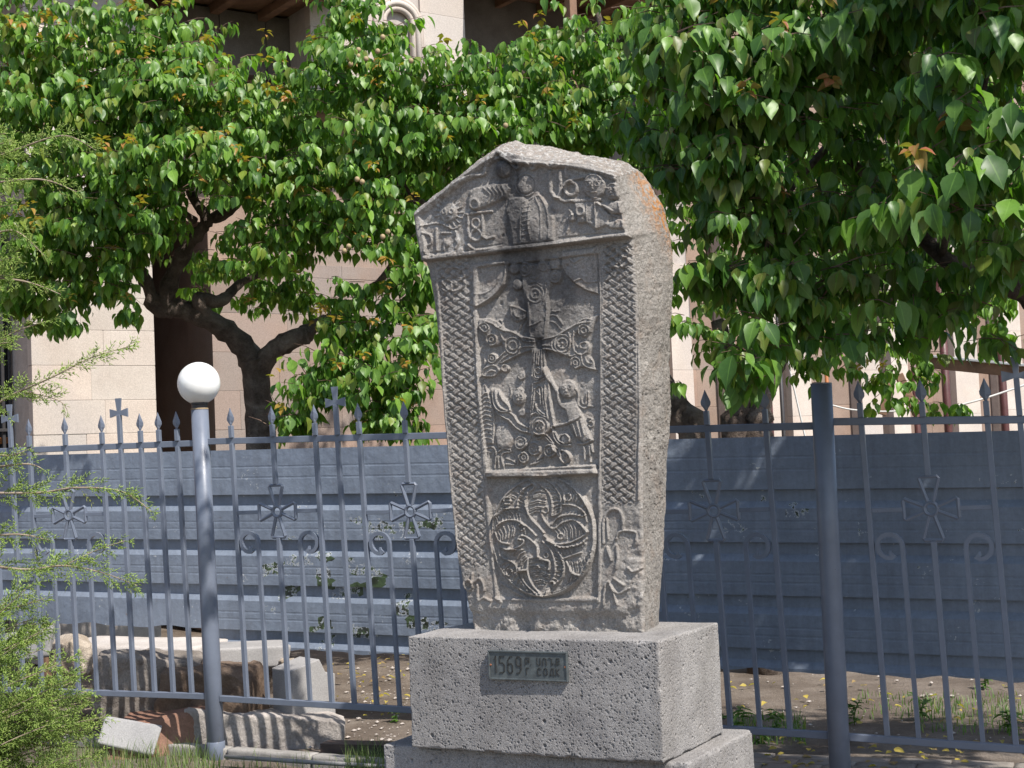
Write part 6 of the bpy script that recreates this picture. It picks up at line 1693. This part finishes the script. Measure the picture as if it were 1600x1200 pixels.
# ------------------------------------------------------------------ grass, weeds, fallen leaves, pebbles
def scatter_grass(name, polys, n, hmin, hmax, mat, seed, wid=.0026):
    g = np.random.default_rng(seed); A_, D_v, H_, W_, R_v, Yv = [], [], [], [], [], []
    for _ in range(n):
        (x0, y0, x1, y1) = polys[int(g.integers(len(polys)))]
        p = atz(g.uniform(x0, x1), g.uniform(y0, y1), -.005)
        A_.append(p); a = g.uniform(0, 6.28); D_v.append((math.cos(a), math.sin(a), 0)); H_.append(g.uniform(hmin, hmax)); R_v.append(g.random()); Yv.append(.8 if g.random() < .14 else 0)
    A_ = np.array(A_); D_v = np.array(D_v); H_ = np.array(H_)[:, None]; S_ = np.stack([-D_v[:, 1], D_v[:, 0], 0*D_v[:, 0]], 1); b = g.uniform(.1, .9, size=(len(A_), 1))
    V = []
    for f in (0, .4, .75, 1.0):
        c = A_+UP*H_*f*(1-.25*b*f)+D_v*H_*b*f*f*.7; w = wid*(1-f)**.7 if f < 1 else 0
        V += [c-S_*w, c+S_*w] if f < 1 else [c]
    V = np.stack(V, 1); k = V.shape[1]; F0 = np.array([(0, 1, 3), (0, 3, 2), (2, 3, 5), (2, 5, 4), (4, 5, 6)])
    F = (F0[None]+(np.arange(len(A_))*k)[:, None, None]).reshape(-1, 3)
    at_ = np.ones((len(A_), k, 4)); at_[..., 0] = np.array(R_v)[:, None]; at_[..., 1] = np.array(Yv)[:, None]
    o = put(name, mesh_np(name, V.reshape(-1, 3), F, mat, True, {'leafvar': at_.reshape(-1, 4)})); kind(o, 'stuff')
    return o
o = scatter_grass('grass', ((-20, 1176, 330, 1330), (60, 1168, 345, 1230), (60, 1168, 345, 1230), (330, 1196, 600, 1290), (540, 1185, 610, 1225)), 3000, .03, .17, M['grass'], 61)
tag(o, 'thin green and straw grass at the foot of the left fence', 'grass')
o = scatter_grass('ground_cover', ((1340, 1085, 1620, 1125), (1140, 1120, 1260, 1165), (1430, 1095, 1620, 1150)), 900, .02, .085, M['weed'], 67, .004)
tag(o, 'low green growth on the shaded soil beyond the right fence', 'ground cover')
def weed(x, y, Yp, h, n, seed, label, lsz=.06):
    p = atz(x, y, 0); g = np.random.default_rng(seed)
    t = thing('weed_plant', label, 'weed', p, 'weeds at the foot of the fence')
    pos, tip, nor, siz = [], [], [], []
    for s in range(n):
        a = g.uniform(0, 6.28); ln = np.array([math.cos(a), math.sin(a), 0])*g.uniform(.1, .45); top = p+UP*h*g.uniform(.6, 1)+ln*h
        C_ = smooth_curve3([p-UP*.01, p+UP*h*.5+ln*h*.25, top], 4); put('stem', mesh_np('stem', np.array(MB().tube(C_, .0028, 4).v)-wloc(t), MB().tube(C_, .0028, 4).f, M['weed']), t)
        for k in range(7):
            f = (k+1)/7; q = C_[min(len(C_)-1, int(f*len(C_)))]; b = g.uniform(0, 6.28); h_ = np.array([math.cos(b), math.sin(b), 0])
            pos.append(q); tip.append(h_+UP*g.uniform(-.3, .6)); nor.append(UP+h_*.2); siz.append(lsz*g.uniform(.6, 1.1))
    n_ = len(pos)
    for i in range(n_):
        t_ = nrm(np.array(tip[i])); nn_ = nrm(np.array(nor[i])-t_*(np.array(nor[i]) @ t_)); s_ = np.cross(t_, nn_); ob = put('leaf', single_leaf(M['weed'], int(g.integers(4))), t); s = siz[i]; q = pos[i]-wloc(t)
        ob.matrix_local = Matrix(((s_[0]*s*.7, t_[0]*s, nn_[0]*s, q[0]), (s_[1]*s*.7, t_[1]*s, nn_[1]*s, q[1]), (s_[2]*s*.7, t_[2]*s, nn_[2]*s, q[2]), (0, 0, 0, 1)))
weed(1150, 1150, 0, .17, 3, 1, 'upright broad leaved weed against the right edge of the plinth', .09)
weed(1215, 1148, 0, .14, 4, 2, 'bushy weed right of the plinth behind the bottom rail')
weed(1190, 1158, 0, .07, 4, 3, 'low spreading weed on the paving edge right of the plinth')
weed(1335, 1130, 0, .14, 4, 4, 'dark leaved weed just right of the shaded post')
weed(1440, 1120, 0, .15, 4, 5, 'tall thin weed in the middle of the shaded soil')
weed(1540, 1075, 0, .16, 4, 6, 'sunlit weed under the hoarding at the far right')
weed(1580, 1140, 0, .12, 5, 7, 'low dark weed at the right edge of the soil')
weed(620, 1128, 0, .10, 3, 8, 'small weed left of the plinth behind the bottom rail')
def flat_leaves(n, polys, seed):
    g = np.random.default_rng(seed); pos, tip, nor = [], [], []
    for _ in range(n):
        (x0, y0, x1, y1) = polys[int(g.integers(len(polys)))]
        p = atz(g.uniform(x0, x1), g.uniform(y0, y1), .022); a = g.uniform(0, 6.28)
        pos.append(p); tip.append((math.cos(a), math.sin(a), g.uniform(-.2, .3))); nor.append((g.normal()*.3, g.normal()*.3, 1))
    me = leaves_mesh('fallen_leaves', np.array(pos), np.array(tip), np.array(nor), g.uniform(.03, .065, n), g.random(n), np.where(g.random(n) < .3, .9, 0), M['deadleaf'], np.zeros(3))
    o = put('fallen_leaves', me); kind(o, 'stuff'); tag(o, 'fallen yellow leaves scattered on the shaded soil', 'fallen leaves')
flat_leaves(170, ((1140, 1060, 1620, 1180), (1140, 1150, 1620, 1200), (520, 1020, 640, 1120)), 64)
def pebbles(n, polys, seed):
    g = np.random.default_rng(seed); Vs, Fs = [], []; k = 0
    base = np.array([(1, 0, 0), (-1, 0, 0), (0, 1, 0), (0, -1, 0), (0, 0, 1), (0, 0, -1), (.7, .7, .3), (-.7, .6, .3), (.6, -.7, .3), (-.6, -.7, .2)])
    F0 = [(0, 6, 4), (6, 2, 4), (2, 7, 4), (7, 1, 4), (1, 9, 4), (9, 3, 4), (3, 8, 4), (8, 0, 4), (0, 5, 6), (6, 5, 2), (2, 5, 7), (7, 5, 1), (1, 5, 9), (9, 5, 3), (3, 5, 8), (8, 5, 0)]
    for _ in range(n):
        (x0, y0, x1, y1) = polys[int(g.integers(len(polys)))]
        p = atz(g.uniform(x0, x1), g.uniform(y0, y1), .0); r = .005+.016*g.random()**3
        Vs.append(p+base*(1+.2*g.normal(size=base.shape))*r*np.array([1, 1, .6])); Fs += [[i+k for i in f] for f in F0]; k += len(base)
    o = put('pebbles', mesh_np('pebbles', np.concatenate(Vs), np.array(Fs), M['mortar'], False)); kind(o, 'stuff'); tag(o, 'small pebbles strewn on the dry soil', 'pebbles')
pebbles(320, ((-20, 1010, 640, 1180), (1140, 1050, 1640, 1160), (540, 1040, 640, 1160)), 66)
